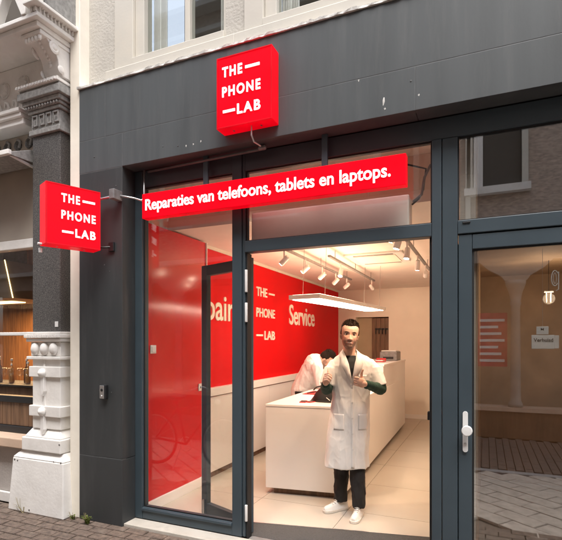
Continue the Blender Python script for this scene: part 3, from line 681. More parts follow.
# plinth: slightly battered block with chamfered top
def frustum(x0, x1, y0, y1, z0, z1, i0, i1):
    return MB().loft([[(x0 - i0, y0 - i0, z0), (x1 + i0, y0 - i0, z0), (x1 + i0, y1, z0), (x0 - i0, y1, z0)], [(x0 - i1, y0 - i1, z1), (x1 + i1, y0 - i1, z1), (x1 + i1, y1, z1), (x0 - i1, y1, z1)]])
pl = frustum(-4.16, -3.50, 3.11, 3.3, 0, .50, .03, 0).build('plinth', 'white_stone', nb, .012)
frustum(-4.16, -3.50, 3.11, 3.3, .502, .57, 0, -.06).build('plinth_cap', 'white_stone', pl, .008)
for cx_, cz_, cr_ in ((-4.13, .475, .012), (-4.09, .47, .010), (-3.565, .66, .010), (-3.53, .50, .008), (-3.62, .505, .006), (-3.9, .03, .012)):
    yy_ = 3.124 if cz_ > .57 else 3.11 - .03 * (1 - cz_ / .5)
    MB().prism([(cx_ + cr_ * random.uniform(.5, 1) * math.cos(a), cz_ + cr_ * random.uniform(.5, 1.2) * math.sin(a)) for a in [k * .785 for k in range(8)]], lambda a, b, h: (a, h, b), yy_ + .004, yy_ - .0015).build('paint_chip', 'granite', pl)
nbx('plinth_block', 'white_stone', -4.06, -3.555, 3.125, 3.3, .572, .70, p=pl, b=.01)
frustum(-4.04, -3.57, 3.14, 3.3, .702, .78, 0, -.05).build('plinth_moulding', 'white_stone', pl, .008)
nbx('pedestal', 'white_stone', -3.965, -3.60, 3.17, 3.3, .782, 1.50)
for z0, z1 in ((.90, 1.0), (1.27, 1.37)): nbx('band', 'white_stone', -3.985, -3.58, 3.145, 3.3, z0, z1)
for z in (.80, 1.16):
    mb = MB(); mb.lathe((-3.80, 3.145, z + .15), [(.045, 0), (.04, .02), (.02, .04), (.002, .05)], 16, 'y'); mb.build('boss', 'white_stone', nb, smooth=True)
    mb = MB(); mb.prism([(-3.82, z + .15), (-3.78, z + .15), (-3.775, z - .02), (-3.80, z - .07), (-3.825, z - .02)], lambda a, b, h: (a, h, b), 3.172, 3.135); mb.build('drop', 'white_stone', nb, .006)
MB().box(-3.81, -3.79, 3.158, 3.172, .80, 1.5).build('rib', 'white_stone', nb, .003)
for z0, z1, i in ((1.435, 1.465, .028), (1.468, 1.60, .0), (1.602, 1.635, .03), (1.637, 1.67, .045), (1.672, 1.695, .03)):
    nbx('moulding', 'white_stone', -3.975 - i, -3.59 + i, 3.16 - i, 3.3, z0, z1)
for x in (-3.905, -3.785, -3.665): MB().ell((x, 3.15, 1.535), (.045, .035, .058), 16, 10).build('bead_ornament', 'white_stone', nb, smooth=True)
for i in range(14): MB().box(-4.0 + i * .030, -3.985 + i * .030, 3.108, 3.114, 1.64, 1.667).build('dentil', 'white_stone', nb)
nbx('shaft', 'granite', -3.96, -3.60, 3.165, 3.3, 1.697, 3.55, b=.008)
nbx('patch', 'alu', -3.66, -3.62, 3.158, 3.164, 1.74, 1.79, b=.002)
# capital
nbx('capital_band', 'greystone', -3.98, -3.58, 3.14, 3.3, 3.552, 3.60)
nbx('capital_frieze', 'greystone', -3.965, -3.595, 3.158, 3.3, 3.602, 3.75)
key = MB()
for i in range(4):
    x = -3.945 + i * .09
    for a in ((0, .075, .12, .135), (.06, .075, .03, .12), (.02, .06, .03, .045), (.02, .035, .045, .09), (.0, .012, .02, .12)):
        key.box(x + a[0], x + a[1], 3.145, 3.1575, 3.605 + a[2], 3.605 + a[3])
key.build('key_pattern', 'greystone', nb, .002)
for k, (z0, z1, i) in enumerate(((3.752, 3.785, .02), (3.787, 3.815, .035), (3.817, 3.86, .055), (3.862, 3.93, .085), (3.932, 3.955, .07))):
    nbx('capital_moulding', 'greystone', -3.965 - i, -3.595 + i, 3.155 - i, 3.3, z0, z1)
for i in range(12): MB().ell((-3.98 + i * .036, 3.115, 3.80), (.013, .01, .014), 8, 6).build('bead', 'greystone', nb)
nbx('impost', 'white_stone', -4.05, -3.52, 3.06, 3.3, 3.957, 3.985)
for i in range(14): MB().box(-4.04 + i * .037, -4.018 + i * .037, 3.045, 3.0595, 3.960, 3.983).build('dentil', 'white_stone', nb)
nbx('impost', 'white_stone', -4.03, -3.54, 3.08, 3.3, 3.987, 4.01)
# console: S-profile bracket
prof = []
for i in range(25):
    t = i / 24; z = 4.012 + .288 * t
    yy = 3.20 - .07 - .20 * (1 / (1 + math.exp(-9 * (t - .55)))) - .035 * math.sin(t * math.pi * 2.2)
    prof.append((yy, z))
prof += [(3.25, 4.30), (3.25, 4.012)]
cs = MB().prism(prof, lambda a, b, h: (h, a, b), -3.72, -3.52).build('console', 'white_stone', nb, .006)
for x in (-3.735, -3.518):
    MB().lathe((x, 3.03, 4.22), [(.055, 0), (.055, .006), (.04, .012), (.03, .008), (.015, .016), (.0, .018)], 20, 'x').build('volute', 'white_stone', cs, smooth=False)
    MB().lathe((x, 3.10, 4.06), [(.035, 0), (.035, .006), (.02, .012), (.0, .014)], 16, 'x').build('volute', 'white_stone', cs)
for i in range(7): MB().ell((-3.62, prof[8 + i * 2][0] - .002, prof[8 + i * 2][1]), (.022 - .0015 * i, .014, .018), 10, 8).build('leaf_bead', 'white_stone', cs, smooth=True)
for k in range(5): MB().ell((-3.70 + k * .04, 2.90, 4.245), (.017, .016, .03), 8, 8).build('acanthus_leaf', 'white_stone', cs, smooth=True)
nbx('console_cap', 'white_stone', -3.75, -3.51, 2.88, 3.25, 4.262, 4.298)
# frieze wall behind, with ornament
nbx('frieze', 'white_stone', -7, -3.55, 3.2, 3.4, 3.84, 4.30)
for z0, z1, y0 in ((3.70, 3.76, 3.15), (3.762, 3.80, 3.12), (3.802, 3.838, 3.10)): nbx('architrave', 'white_stone', -7, -4.07, y0, 3.4, z0, z1)
for k, (x, z, r_) in enumerate(((-4.12, 4.12, .075), (-4.4, 4.10, .085), (-4.75, 4.10, .085))):
    ro_ = MB().lathe((x, 3.2, z), [(r_, 0), (r_ * .95, .018), (r_ * .8, .01), (r_ * .5, .03), (r_ * .25, .018), (.0, .035)], 24, 'y').build('rosette', 'white_stone', nb, smooth=True)
    for i in range(8):
        a = i * math.pi / 4; MB().ell((x + r_ * .62 * math.cos(a), 3.185, z + r_ * .62 * math.sin(a)), (r_ * .22, .018, r_ * .22), 8, 6).build('petal', 'white_stone', ro_, smooth=True)
for k in range(9):
    x = -4.85 + k * .115; MB().tube([(x, 3.195, 3.93), (x + .03, 3.18, 3.97), (x + .06, 3.18, 3.96), (x + .075, 3.185, 3.91), (x + .05, 3.19, 3.885)], [.008, .012, .014, .012, .006], 8).build('scroll_ornament', 'white_stone', nb, smooth=True)
# balcony slab with cornice
bal = nbx('balcony', 'white_stone', -7, -3.50, 2.84, 3.3, 4.302, 4.345)
nbx('cornice', 'white_stone', -7, -3.45, 2.80, 3.3, 4.347, 4.385, p=bal)
nbx('cornice', 'white_stone', -3.56, -3.40, 2.75, 3.3, 4.43, 4.46, p=bal)
nbx('cornice', 'white_stone', -3.54, -3.465, 2.82, 3.3, 4.387, 4.428, p=bal)
for i in range(13): MB().box(-3.4645, -3.443, 2.825 + i * .038, 2.832 + i * .038, 4.39, 4.426).build('dentil', 'white_stone', bal)
for i in range(2): MB().box(-3.49 - i * .038, -3.468 - i * .038, 2.798, 2.8195, 4.39, 4.426).build('dentil', 'white_stone', bal)
nbx('roof_edge', 'greystone', -3.54, -3.43, 2.86, 3.27, 4.462, 4.9, p=bal)
for k in range(4):
    x = -3.80 - k * .44
    for sx in (-1, 1):
        MB().prism([(x + sx * .22, 4.387), (x + sx * .17, 4.387), (x + sx * .03, 4.66), (x + sx * .17, 4.96), (x + sx * .22, 4.96)], lambda a, b, h: (a, h, b), 2.79, 2.87).build('baluster_panel', 'white_stone', bal, .006)
    MB().lathe((x, 2.83, 4.66), [(.03, -.05), (.045, -.03), (.045, .03), (.03, .05)], 12, 'y').build('baluster_boss', 'white_stone', bal)
nbx('rail', 'white_stone', -7, -3.56, 2.77, 2.9, 4.961, 5.06, p=bal)
MB().lathe((-3.48, 2.82, 4.462), [(.07, 0), (.05, .03), (.08, .08), (.085, .13), (.05, .2)], 16).build('finial', 'white_stone', bal, smooth=True)
nbx('upper_wall', 'white_stone', -7, -3.53, 3.3, 3.6, 4.302, 9.0); nbx('balcony_backing', 'dark_room', -6.5, -3.60, 3.28, 3.299, 4.40, 6.6)  # second box: dark sheet behind the gaps between the balusters
# shop window of the neighbour
nw_ = nbx('window', 'tan', -7, -3.965, 3.33, 3.38, 2.64, 3.698)
for k in range(5):
    x = -4.05 - k * .16
    MB().lathe((x, 3.329, 3.60), [(.055, 0), (.05, .012), (.03, .02), (.0, .03)], 12, 'y').build('leaf_ornament', 'granite', nb)
    MB().tube([(x, 3.32, 3.66), (x + .05, 3.315, 3.63), (x + .03, 3.315, 3.57)], .014, 7).build('leaf_ornament', 'greystone', nb, smooth=True)
nbx('notice_panel', 'greystone', -4.115, -3.99, 3.315, 3.329, 2.72, 2.98, p=nw_, b=.003)
for i in range(5): nbx('notice_line', 'granite', -4.10, -4.005 - .02 * (i % 2), 3.311, 3.3145, 2.76 + i * .045, 2.775 + i * .045, p=nw_, b=0)
nbx('frame_bar', 'white_stone', -7, -3.965, 3.31, 3.40, 2.545, 2.638, p=nw_)
nbx('frame_bar', 'alu', -7, -3.965, 3.33, 3.40, 1.665, 1.70, p=nw_)
nbx('pane', 'glass', -7, -3.965, 3.36, 3.366, 1.05, 1.664, p=nw_, b=0); nbx('pane', 'glass', -7, -3.965, 3.36, 3.366, 1.701, 2.544, p=nw_, b=0)
nbx('frame_bar', 'black', -7, -3.965, 3.32, 3.40, .98, 1.049, p=nw_); nbx('frame_bar', 'black', -7, -3.965, 3.32, 3.40, .672, .742, p=nw_)
for i in range(14): nbx('plank', 'wood_dark', -3.97 - (i + 1) * .13, -3.974 - i * .13, 3.34, 3.37, .744, .978, p=nw_, b=.003)
nbx('sill', 'peach', -7, -3.99, 3.13, 3.34, .575, .67, b=.01)
nbx('base_wall', 'stucco', -7, -4.0, 3.24, 3.42, .10, .573); nbx('skirting', 'white_stone', -7, -4.0, 3.215, 3.42, 0, .098)
# awning folded under the architrave
aw = thing('awning', 'folded grey awning above the neighbouring shop window', 'awning', (-4.6, 3.1, 3.35))
MB().prism([(3.31, 3.50), (2.98, 3.36), (2.98, 3.33), (3.31, 3.34)], lambda a, b, h: (h, a, b), -7, -4.02).build('canvas', 'greystone', aw, .004)
B(-7, -4.0, 2.945, 2.98, 3.325, 3.37).build('front_bar', 'white_stone', aw, .005)
MB().tube([(-4.05, 3.30, 3.30), (-4.05, 3.0, 3.34)], .015, 8).build('arm', 'alu', aw)
# room behind the neighbour's window
rm = struct(B(-9, -3.6, 5.4, 5.5, 0, 3.6).build('restaurant_wall', 'wood'))
for i in range(36): B(-8.95 + i * .15, -8.95 + i * .15 + .143, 5.37, 5.398, .0, 2.7).build('plank', 'wood', rm, .004)
B(-9, -3.6, 3.42, 5.5, -.02, .0).build('restaurant_floor', 'wood_dark', rm); B(-9, -3.6, 3.42, 5.5, 3.6, 3.7).build('restaurant_ceiling', 'tan', rm); B(-3.65, -3.55, 3.42, 5.4, 0, 3.6).build('wall_section', 'wood_dark', rm); B(-9.1, -9.0, 3.3, 5.5, 0, 3.7).build('wall_section', 'wood_dark', rm)
for z0_, z1_ in ((0, 1.0), (2.6, 9.0)): B(-12, -7.002, 3.25, 3.45, z0_, z1_).build('wall_section', 'stucco', rm)
B(-12, -9.0, 3.25, 3.45, 1.0, 2.6).build('wall_section', 'stucco', rm)
hd = thing('extractor_hood', 'large grey extractor hood with a gold lit edge inside the neighbouring restaurant', 'hood', (-6, 4.3, 2.14))
MB().loft([[(-6.9, 3.95, 2.14), (-5.28, 3.95, 2.14), (-5.28, 4.7, 2.14), (-6.9, 4.7, 2.14)], [(-6.5, 4.15, 2.66), (-5.70, 4.15, 2.66), (-5.70, 4.6, 2.66), (-6.5, 4.6, 2.66)]]).build('canopy', 'hood', hd)
B(-6.4, -5.8, 4.2, 4.55, 2.66, 3.6).build('duct', 'grey_metal', hd)
MB().tube([(-5.275, 3.945, 2.14), (-5.695, 4.145, 2.66)], .006, 8).build('edge_light', 'led', hd)
B(-6.5, -5.7, 4.25, 4.45, 2.128, 2.138).build('hood_fill_panel', 'led', hd)  # glowing panel added under the hood, which has no lit underside
l = bpy.data.lights.new('restaurant_fill', 'AREA'); l.energy = 38; l.size = 1.2; l.color = (1, .6, .28); lo = bpy.data.objects.new('restaurant_fill', l); COL.objects.link(lo); lo.parent = hd; lo.location = (0, .2, -.03)  # area light added to brighten the restaurant room
bc = thing('bar_counter', 'dark bar counter behind the neighbouring window carrying bottles', 'counter', (-5.2, 3.9, 0))
B(-7, -3.9, 3.75, 4.15, 0, 1.08).build('body', 'wood_dark', bc, .004); B(-7, -3.88, 3.72, 4.18, 1.081, 1.11).build('top', 'black', bc, .004)
def bottle(x, y, s, m, lab):
    t = thing('bottle', lab, 'bottle', (x, y, 1.111), 'bottles behind the neighbouring window')
    MB().lathe((x, y, 1.112), [(.03 * s, 0), (.032 * s, .01), (.032 * s, .15 * s), (.012 * s, .20 * s), (.012 * s, .26 * s)], 14).build('body', m, t, smooth=True)
    MB().lathe((x, y, 1.1125 + .26 * s), [(.0135 * s, 0), (.0135 * s, .025 * s), (.01 * s, .026 * s)], 10).build('cap', 'alu', t)
bl_labels = ['tall brown bottle at the left of the bar counter', 'amber bottle beside the tall brown bottle on the bar', 'small amber bottle mid bar behind the window', 'brown bottle mid bar behind the window', 'wide amber bottle towards the white pilaster', 'small brown bottle towards the white pilaster', 'brown bottle closest to the white pilaster']
for k, (x, y, s) in enumerate(((-5.45, 3.9, 1.1), (-5.3, 3.95, 1.0), (-5.17, 3.85, .8), (-5.04, 3.95, 1.0), (-4.93, 3.88, .9), (-4.8, 3.93, .8), (-4.68, 3.9, 1.0))): bottle(x, y, s, ('bottle_g', 'bottle_c', 'bottle_c', 'bottle_g', 'bottle_c', 'bottle_g', 'bottle_g')[k], bl_labels[k])
for k in range(6):
    x = -5.38 + k * .13; y = 3.80 + .02 * (k % 2)
    t = tag(MB().lathe((x, y, 1.112), [(.028, 0), (.028, .003), (.004, .008), (.004, .07), (.03, .10), (.034, .14), (.029, .18), (.027, .178), (.031, .14), (.027, .105), (.0, .095)], 16).build('wine_glass', 'glass_int', None, smooth=True), ('leftmost', 'second', 'third', 'fourth', 'fifth', 'rightmost')[k] + ' clear wine glass in the row on the bar counter edge', 'glass', 'wine glasses on the bar counter')

# ------------------------------------------------------------------ opposite side of the street (seen only in the panes)
YO = -1.9
op = thing('opposite_building', 'brown brick building across the narrow street reflected in the glass', 'building', (0, YO - .2, 0))
def opb(name, m, *a, p=op, b=0.): return B(*a).build(name, m, p, b)
opb('wall', 'brick_wall', -14, 12, YO - .5, YO - .3, 3.3, 8.9)
opb('fascia', 'tan', -14, 12, YO - .35, YO - .06, 2.95, 3.298); opb('cornice', 'white_stone', -14, 12, YO - .3, YO + .1, 3.30, 3.40)
opb('shop_back', 'hall', -14, 12, YO - 1.6, YO - 1.5, 0, 3.3); opb('shop_ceiling', 'hall', -14, 12, YO - 1.5, YO - .36, 3.0, 3.05)
opb('base', 'wood_dark', -14, 12, YO - .25, YO, 0, .45); opb('base_cap', 'peach', -14, 12, YO - .28, YO + .05, .452, .52)
for x in (-8.6, -6.3, -4.0, -1.7, .46, 2.8, 5.1):
    c = MB().lathe((x, YO - .08, 0), [(.11, .521), (.11, .58), (.085, .62), (.08, .7), (.07, 2.2), (.09, 2.24), (.075, 2.28), (.10, 2.42), (.15, 2.55), (.16, 2.62)], 20).build('column', 'tan', op, smooth=True)
    MB().prism([(x - .55, 2.95), (x + .55, 2.95), (x + .42, 2.82), (x + .22, 2.70), (x + .16, 2.62), (x - .16, 2.62), (x - .22, 2.70), (x - .42, 2.82)], lambda a, b, h: (a, h, b), YO - .15, YO - .02).build('arch_spandrel', 'tan', c)
for x in (-9.2, -6.6, -4.0, -1.6, .18, 2.2, 4.6):
    wn = opb('window', 'dark_room', x - .38, x + .38, YO - .3, YO - .28, 4.3, 6.2)
    opb('sill', 'white_stone', x - .52, x + .52, YO - .3, YO - .16, 4.16, 4.28, p=wn); opb('lintel', 'white_stone', x - .5, x + .5, YO - .3, YO - .2, 6.21, 6.4, p=wn)
    for a, b in ((x - .48, x - .385), (x + .385, x + .48)): opb('frame', 'cream', a, b, YO - .3, YO - .2, 4.29, 6.2, p=wn)
    opb('frame', 'cream', x - .38, x + .38, YO - .279, YO - .23, 5.4, 5.47, p=wn); opb('curtain', 'shop_white', x - .37, x - .22, YO - .279, YO - .26, 4.3, 5.39, p=wn)
opb('drain_pipe', 'cream', -.32, -.24, YO - .28, YO - .2, 3.42, 7.4)
ban = thing('red_banner', 'red banner with white lines of text across the street reflected in the door', 'banner', (.15, YO - .2, 1.6))
B(-.12, .34, YO - .2, YO - .18, 1.18, 2.1).build('cloth', 'banner', ban)
for i in range(7): B(-.09, .30 - .05 * (i % 3), YO - .179, YO - .175, 1.26 + i * .115, 1.305 + i * .115).build('text_line', 'paper', ban)

for z0, z1, d in ((7.6, 7.7, .06), (8.0, 8.12, .12), (8.4, 8.5, .16), (8.9, 9.02, .28)): opb('eaves', 'white_stone', -14, 12, YO - .35, YO - .3 + d, z0, z1)

bk = thing('bicycle', 'black city bicycle parked in the street mirrored in the shop window', 'bicycle', (-3.45, 1.75, 0))
bx_, by_ = -3.45, 1.75
def circ(cx, cz, r, n=36): return [(cx + r * math.cos(2 * math.pi * k / n), by_, cz + r * math.sin(2 * math.pi * k / n)) for k in range(n + 1)]
for cx in (-.52, .52):
    wh = MB().tube(circ(bx_ + cx, .345, .325), .017, 8).build('wheel', 'black', bk, smooth=True)
    MB().tube(circ(bx_ + cx, .345, .30), .009, 6).build('rim', 'steel', wh, smooth=True)
    for k in range(12):
        a = k * math.pi / 6; MB().tube([(bx_ + cx, by_, .345), (bx_ + cx + .3 * math.cos(a), by_, .345 + .3 * math.sin(a))], .0015, 5).build('spoke', 'steel', wh)
fm = MB().tube([(bx_ - .52, by_, .345), (bx_ - .05, by_, .30), (bx_ + .36, by_, .78)], .016, 10).build('frame', 'black', bk, smooth=True)
MB().tube([(bx_ - .05, by_, .30), (bx_ - .20, by_, .85)], .015, 10).build('seat_tube', 'black', fm); MB().tube([(bx_ - .52, by_, .345), (bx_ - .17, by_, .75)], .010, 8).build('seat_stay', 'black', fm); MB().tube([(bx_ - .17, by_, .74), (bx_ + .35, by_, .84)], .014, 10).build('top_tube', 'black', fm)
MB().tube([(bx_ + .52, by_, .345), (bx_ + .40, by_, .70), (bx_ + .33, by_, .98)], .014, 10).build('fork', 'black', bk, smooth=True)
MB().tube([(bx_ + .22, by_ - .30, 1.02), (bx_ + .32, by_ - .22, 1.06), (bx_ + .34, by_, 1.0), (bx_ + .32, by_ + .22, 1.06), (bx_ + .22, by_ + .30, 1.02)], .012, 10).build('handlebar', 'steel', bk, smooth=True)
MB().ell((bx_ - .21, by_, .90), (.14, .09, .04), 18, 10).build('saddle', 'black', bk, smooth=True)
MB().tube(circ(bx_ - .05, .30, .09, 24), .006, 6).build('chainring', 'steel', bk); MB().tube([(bx_ - .45, by_ + .02, .68), (bx_ - .75, by_ + .02, .68), (bx_ - .75, by_ - .1, .68), (bx_ - .35, by_ - .1, .68)], .008, 6).build('rack', 'black', bk); MB().ell((bx_ + .42, by_, .86), (.04, .035, .035), 12, 8).build('headlight', 'alu', bk, smooth=True)
MB().tube([(bx_ - .08, by_ + .05, .30), (bx_ - .12, by_ + .18, .01)], .009, 6).build('kickstand', 'steel', bk)
# ------------------------------------------------------------------ people
def remesh(mb, voxel, smooth_it=4, disp=0., dscale=.1, seed=0, ridge=0.):
    me = bpy.data.meshes.new('t'); me.from_pydata(mb.v, [], mb.f)
    bm = bmesh.new(); bm.from_mesh(me); bmesh.ops.recalc_face_normals(bm, faces=bm.faces); bm.to_mesh(me); bm.free()
    o = bpy.data.objects.new('t', me); COL.objects.link(o)
    r = o.modifiers.new('r', 'REMESH'); r.mode = 'VOXEL'; r.voxel_size = voxel
    if smooth_it: s = o.modifiers.new('s', 'SMOOTH'); s.factor = .5; s.iterations = smooth_it
    bpy.context.view_layer.update()
    out = bpy.data.meshes.new_from_object(o.evaluated_get(bpy.context.evaluated_depsgraph_get()))
    bpy.data.objects.remove(o)
    if disp:
        ns = [v.normal.copy() for v in out.vertices]
        for v, n_ in zip(out.vertices, ns):
            p = v.co; q = Vector((p.x * 1.0, p.y * 1.0, p.z * .55)) / dscale + Vector((seed, seed, seed))
            dd_ = mnoise.noise(q) + .5 * mnoise.noise(q * 2.1)
            if ridge:
                q2 = Vector((p.x + .25 * p.z, p.y, p.z * .22)) / .055 + Vector((seed, 2, 1)); dd_ += ridge * ((1 - abs(mnoise.noise(q2))) ** 5 - .25) + ridge * .6 * ((1 - abs(mnoise.noise(Vector((p.x, p.y * 1.2, p.z * .8 - .5 * p.x)) / .07 + Vector((9, seed, 4))))) ** 6 - .15)
            v.co = p + n_ * disp * dd_
    for p in out.polygons: p.use_smooth = True
    return out
def place(name, me, mat, parent, Mx):
    base = BASE[parent]; me.transform(Mx); me.transform(Matrix.Translation(-base))
    me.name = name; me.materials.clear(); me.materials.append(mat if not isinstance(mat, str) else mt[mat])
    o = bpy.data.objects.new(name, me); COL.objects.link(o); o.parent = parent; BASE[o] = base; return o
def skin_mat():
    m = bpy.data.materials.new('skin'); m.use_nodes = True; n = m.node_tree.nodes; L = m.node_tree.links; p = n['Principled BSDF']
    a = n.new('ShaderNodeVertexColor'); a.layer_name = 'Col'; L.new(a.outputs[0], p.inputs['Base Color'])
    p.inputs['Roughness'].default_value = .5; p.inputs['Subsurface Weight'].default_value = .15; p.inputs['Subsurface Radius'].default_value = (.01, .004, .002)
    return m
mt['skin'] = skin_mat()
def cloth(name, c, **k): return M(name, c, .85, var=.06, vscale=8, bump=.12, bscale=220, **k)
mt['coat'] = cloth('lab_coat', (.78, .77, .76)); mt['green'] = cloth('green_knit', (.012, .045, .032)); mt['trouser'] = cloth('black_trousers', (.016, .014, .014))
mt['shoe'] = M('white_leather', (.78, .77, .75), .45, var=.04, bump=.05); mt['sole'] = M('shoe_sole', (.7, .66, .6), .7); mt['hair'] = M('dark_hair', (.020, .012, .008), .8, var=.5, vscale=60, spec=.15)
mt['tee'] = cloth('dark_tee', (.012, .014, .016)); mt['eye'] = M('eye_white', (.7, .68, .66), .2); mt['iris'] = M('iris', (.03, .015, .008), .15)
mt['button'] = M('button', (.7, .69, .67), .4); mt['tooth'] = M('teeth', (.75, .72, .66), .3)
SK = (.66, .41, .31)

HS = 1.09
def interp(tab, z):
    for (z0, v0), (z1, v1) in zip(tab, tab[1:]):
        if z <= z1: t = (z - z0) / (z1 - z0); t = max(0, t); return v0 + (v1 - v0) * t
    return tab[-1][1]
W_T = [(-.120, .006), (-.115, .024), (-.105, .037), (-.09, .047), (-.07, .0555), (-.04, .063), (0, .069), (.03, .0725), (.06, .072), (.082, .065), (.10, .051), (.112, .031), (.119, .006)]
F_T = [(-.120, .060), (-.115, .078), (-.105, .087), (-.095, .0885), (-.083, .083), (-.068, .086), (-.05, .086), (-.02, .084), (0, .083), (.02, .089), (.045, .0885), (.068, .080), (.088, .063), (.105, .040), (.119, .004)]
B_T = [(-.120, -.03), (-.105, -.01), (-.085, .03), (-.06, .060), (-.03, .078), (.02, .096), (.055, .094), (.085, .074), (.105, .046), (.119, .004)]
def gs(x, c, s): return math.exp(-((x - c) / s) ** 2)
def head_parts(mb, hc, Q):
    """hc: head centre at eye height, Q: 3x3 rotation; local -Y is the face"""
    def P(v): return hc + Q @ (Vector(v) * HS)
    zs = [-.120 + .239 * i / 110 for i in range(111)]; N = 120; rings = []
    for z in zs:
        w_, f_, b_ = (sum(interp(T_, z + dz) for dz in (-.006, -.003, 0, .003, .006)) / 5 for T_ in (W_T, F_T, B_T)); ring = []
        for k in range(N):
            a = 2 * math.pi * k / N; c, s_ = math.cos(a), math.sin(a)
            x = w_ * math.copysign(abs(c) ** .86, c); y = -f_ * abs(s_) ** .9 if s_ < 0 else b_ * abs(s_) ** .9
            if s_ < 0:
                fw = min(1, -s_ * 1.5); ax_ = abs(x); d = 0
                t = max(0, min(1, (.012 - z) / .052))
                if z > -.056: d += (.004 + .021 * t ** 1.3) * gs(x, 0, .0085 + .005 * t) * sstep(.020, .008, z) * sstep(-.052, -.041, z)
                d += .009 * gs(ax_, .0135, .0065) * gs(z, -.0385, .0065)
                d -= .0105 * gs(ax_, .031, .0165) * gs(z, .0015, .0105)
                d += .0035 * gs(ax_, .032, .018) * gs(z, .0225, .007)
                d += .0055 * gs(ax_, .042, .016) * gs(z, -.026, .017)
                zm = z - 6 * x * x
                d += .0040 * gs(zm, -.0625, .0045) * gs(x, 0, .022) + .0050 * gs(zm, -.0775, .005) * gs(x, 0, .020) - .0045 * gs(zm, -.0695, .0028) * gs(x, 0, .024)
                d -= .002 * gs(ax_, .034, .005) * gs(z, -.058, .014)
                y -= d * fw
            ring.append(P((x, y, z)))
        rings.append(ring)
    mb.loft(rings)
    for s in (-1, 1):
        mb.ell(P((s * .071, .012, -.006)), (.008 * HS, .019 * HS, .030 * HS), 14, 10, Q @ Matrix.Rotation(s * R(18), 3, 'Z')); mb.ell(P((s * .068, .004, -.028)), (.008 * HS, .010 * HS, .012 * HS), 10, 8, Q)
def hand(mb, wr, pd, up, pn, side=1, thumb_up=True, k=1.0):
    """wr wrist; pd: palm direction (towards knuckles); up: thumb side; pn: direction the fingers curl to"""
    wr, pd, up, pn = Vector(wr), Vector(pd).normalized(), Vector(up).normalized(), Vector(pn).normalized()
    F = lambda a, b, c: wr + pd * a * k + up * b * k + pn * c * k
    rot = Matrix((pd, up, pn)).transposed()
    mb.ell(F(.045, 0, 0), (.052 * k, .042 * k, .019 * k), 16, 10, rot); mb.cap(wr, F(.03, .0, 0), .025 * k, .026 * k)
    for i, (b, l) in enumerate(((.031, 1.0), (.010, 1.08), (-.011, 1.0), (-.030, .82))):
        p0 = F(.085, b, 0); p1 = F(.085 + .022 * l, b, .030 * l); p2 = F(.075 + .008 * l, b * .95, .050 * l); p3 = F(.048, b * .95, .040 * l)
        r = .0102 * k if i < 3 else .0088 * k
        mb.cap(p0, p1, r * 1.08, r, 10); mb.cap(p1, p2, r, r * .95, 10); mb.cap(p2, p3, r * .95, r * .85, 10)
    if thumb_up:
        mb.cap(F(.018, .022, .012), F(.048, .055, .020), .017 * k, .0125 * k, 12); mb.cap(F(.048, .055, .020), F(.052, .086, .014), .0122 * k, .011 * k, 12); mb.cap(F(.052, .086, .014), F(.046, .115, .008), .011 * k, .0085 * k, 12)
    else:
        mb.cap(F(.018, .022, .012), F(.05, .045, .030), .017 * k, .0125 * k, 12); mb.cap(F(.05, .045, .030), F(.078, .036, .046), .012 * k, .009 * k, 12)
def paint(me, fn):
    ca = me.color_attributes.new('Col', 'FLOAT_COLOR', 'POINT')
    for i, v in enumerate(me.vertices): ca.data[i].color = (*fn(v.co), 1)
def mixc(a, b, t): return tuple(x + (y - x) * t for x, y in zip(a, b))
def sstep(a, b, x): t = max(0, min(1, (x - a) / (b - a))); return t * t * (3 - 2 * t)
def head_paint(hc, Q, beard=1.0):
    Qi = Q.transposed()
    def fn(p):
        l = (Qi @ (p - hc)) / HS; c = SK
        if l.length > .19: return c
        f = -l.y; ax_ = abs(l.x)
        n_ = .5 + .5 * mnoise.noise(l * 90)
        if f > .03:
            c = mixc(c, (.62, .24, .17), .40 * gs(ax_, .042, .018) * gs(l.z, -.024, .016))
            c = mixc(c, (.60, .23, .17), .45 * gs(l.x, 0, .014) * gs(l.z, -.036, .012) * (f > .085))
        b = sstep(-.050, -.070, l.z - .30 * ax_) * sstep(.0, .03, f) * sstep(-.130, -.116, l.z)
        b = max(b, .8 * sstep(.050, .060, ax_) * sstep(.02, -.02, l.z) * sstep(-.01, .005, f) * sstep(.062, .045, f))
        b = max(b, sstep(-.046, -.051, l.z) * sstep(.034, .024, ax_) * (f > .05) * .8)
        if f > .04:
            zm = l.z - 6 * l.x * l.x
            lip = max(0, 1 - (l.x / .033) ** 2 - ((zm + .070) / .0115) ** 2); b *= 1 - min(1, lip * 3)
            c = mixc(c, (.50, .17, .14), min(1, lip * 2))
            br = max(0, 1 - ((ax_ - .032) / .020) ** 2 - ((l.z - .0225 + abs(ax_ - .036) * .22) / .0050) ** 2); c = mixc(c, (.035, .020, .013), min(1, br * 2.5))
            c = mixc(c, (.38, .19, .14), .45 * gs(ax_, .031, .016) * gs(l.z, .000, .009))
            c = mixc(c, (.05, .025, .02), .8 * gs(ax_, .031, .013) * gs(l.z, .0095, .0022))
            c = mixc(c, (.20, .09, .07), .8 * gs(ax_, .0065, .003) * gs(l.z, -.0455, .0025) * (f > .09))
        return mixc(c, (.06, .032, .022), min(1, b * beard) * (.62 + .28 * n_))
    return fn
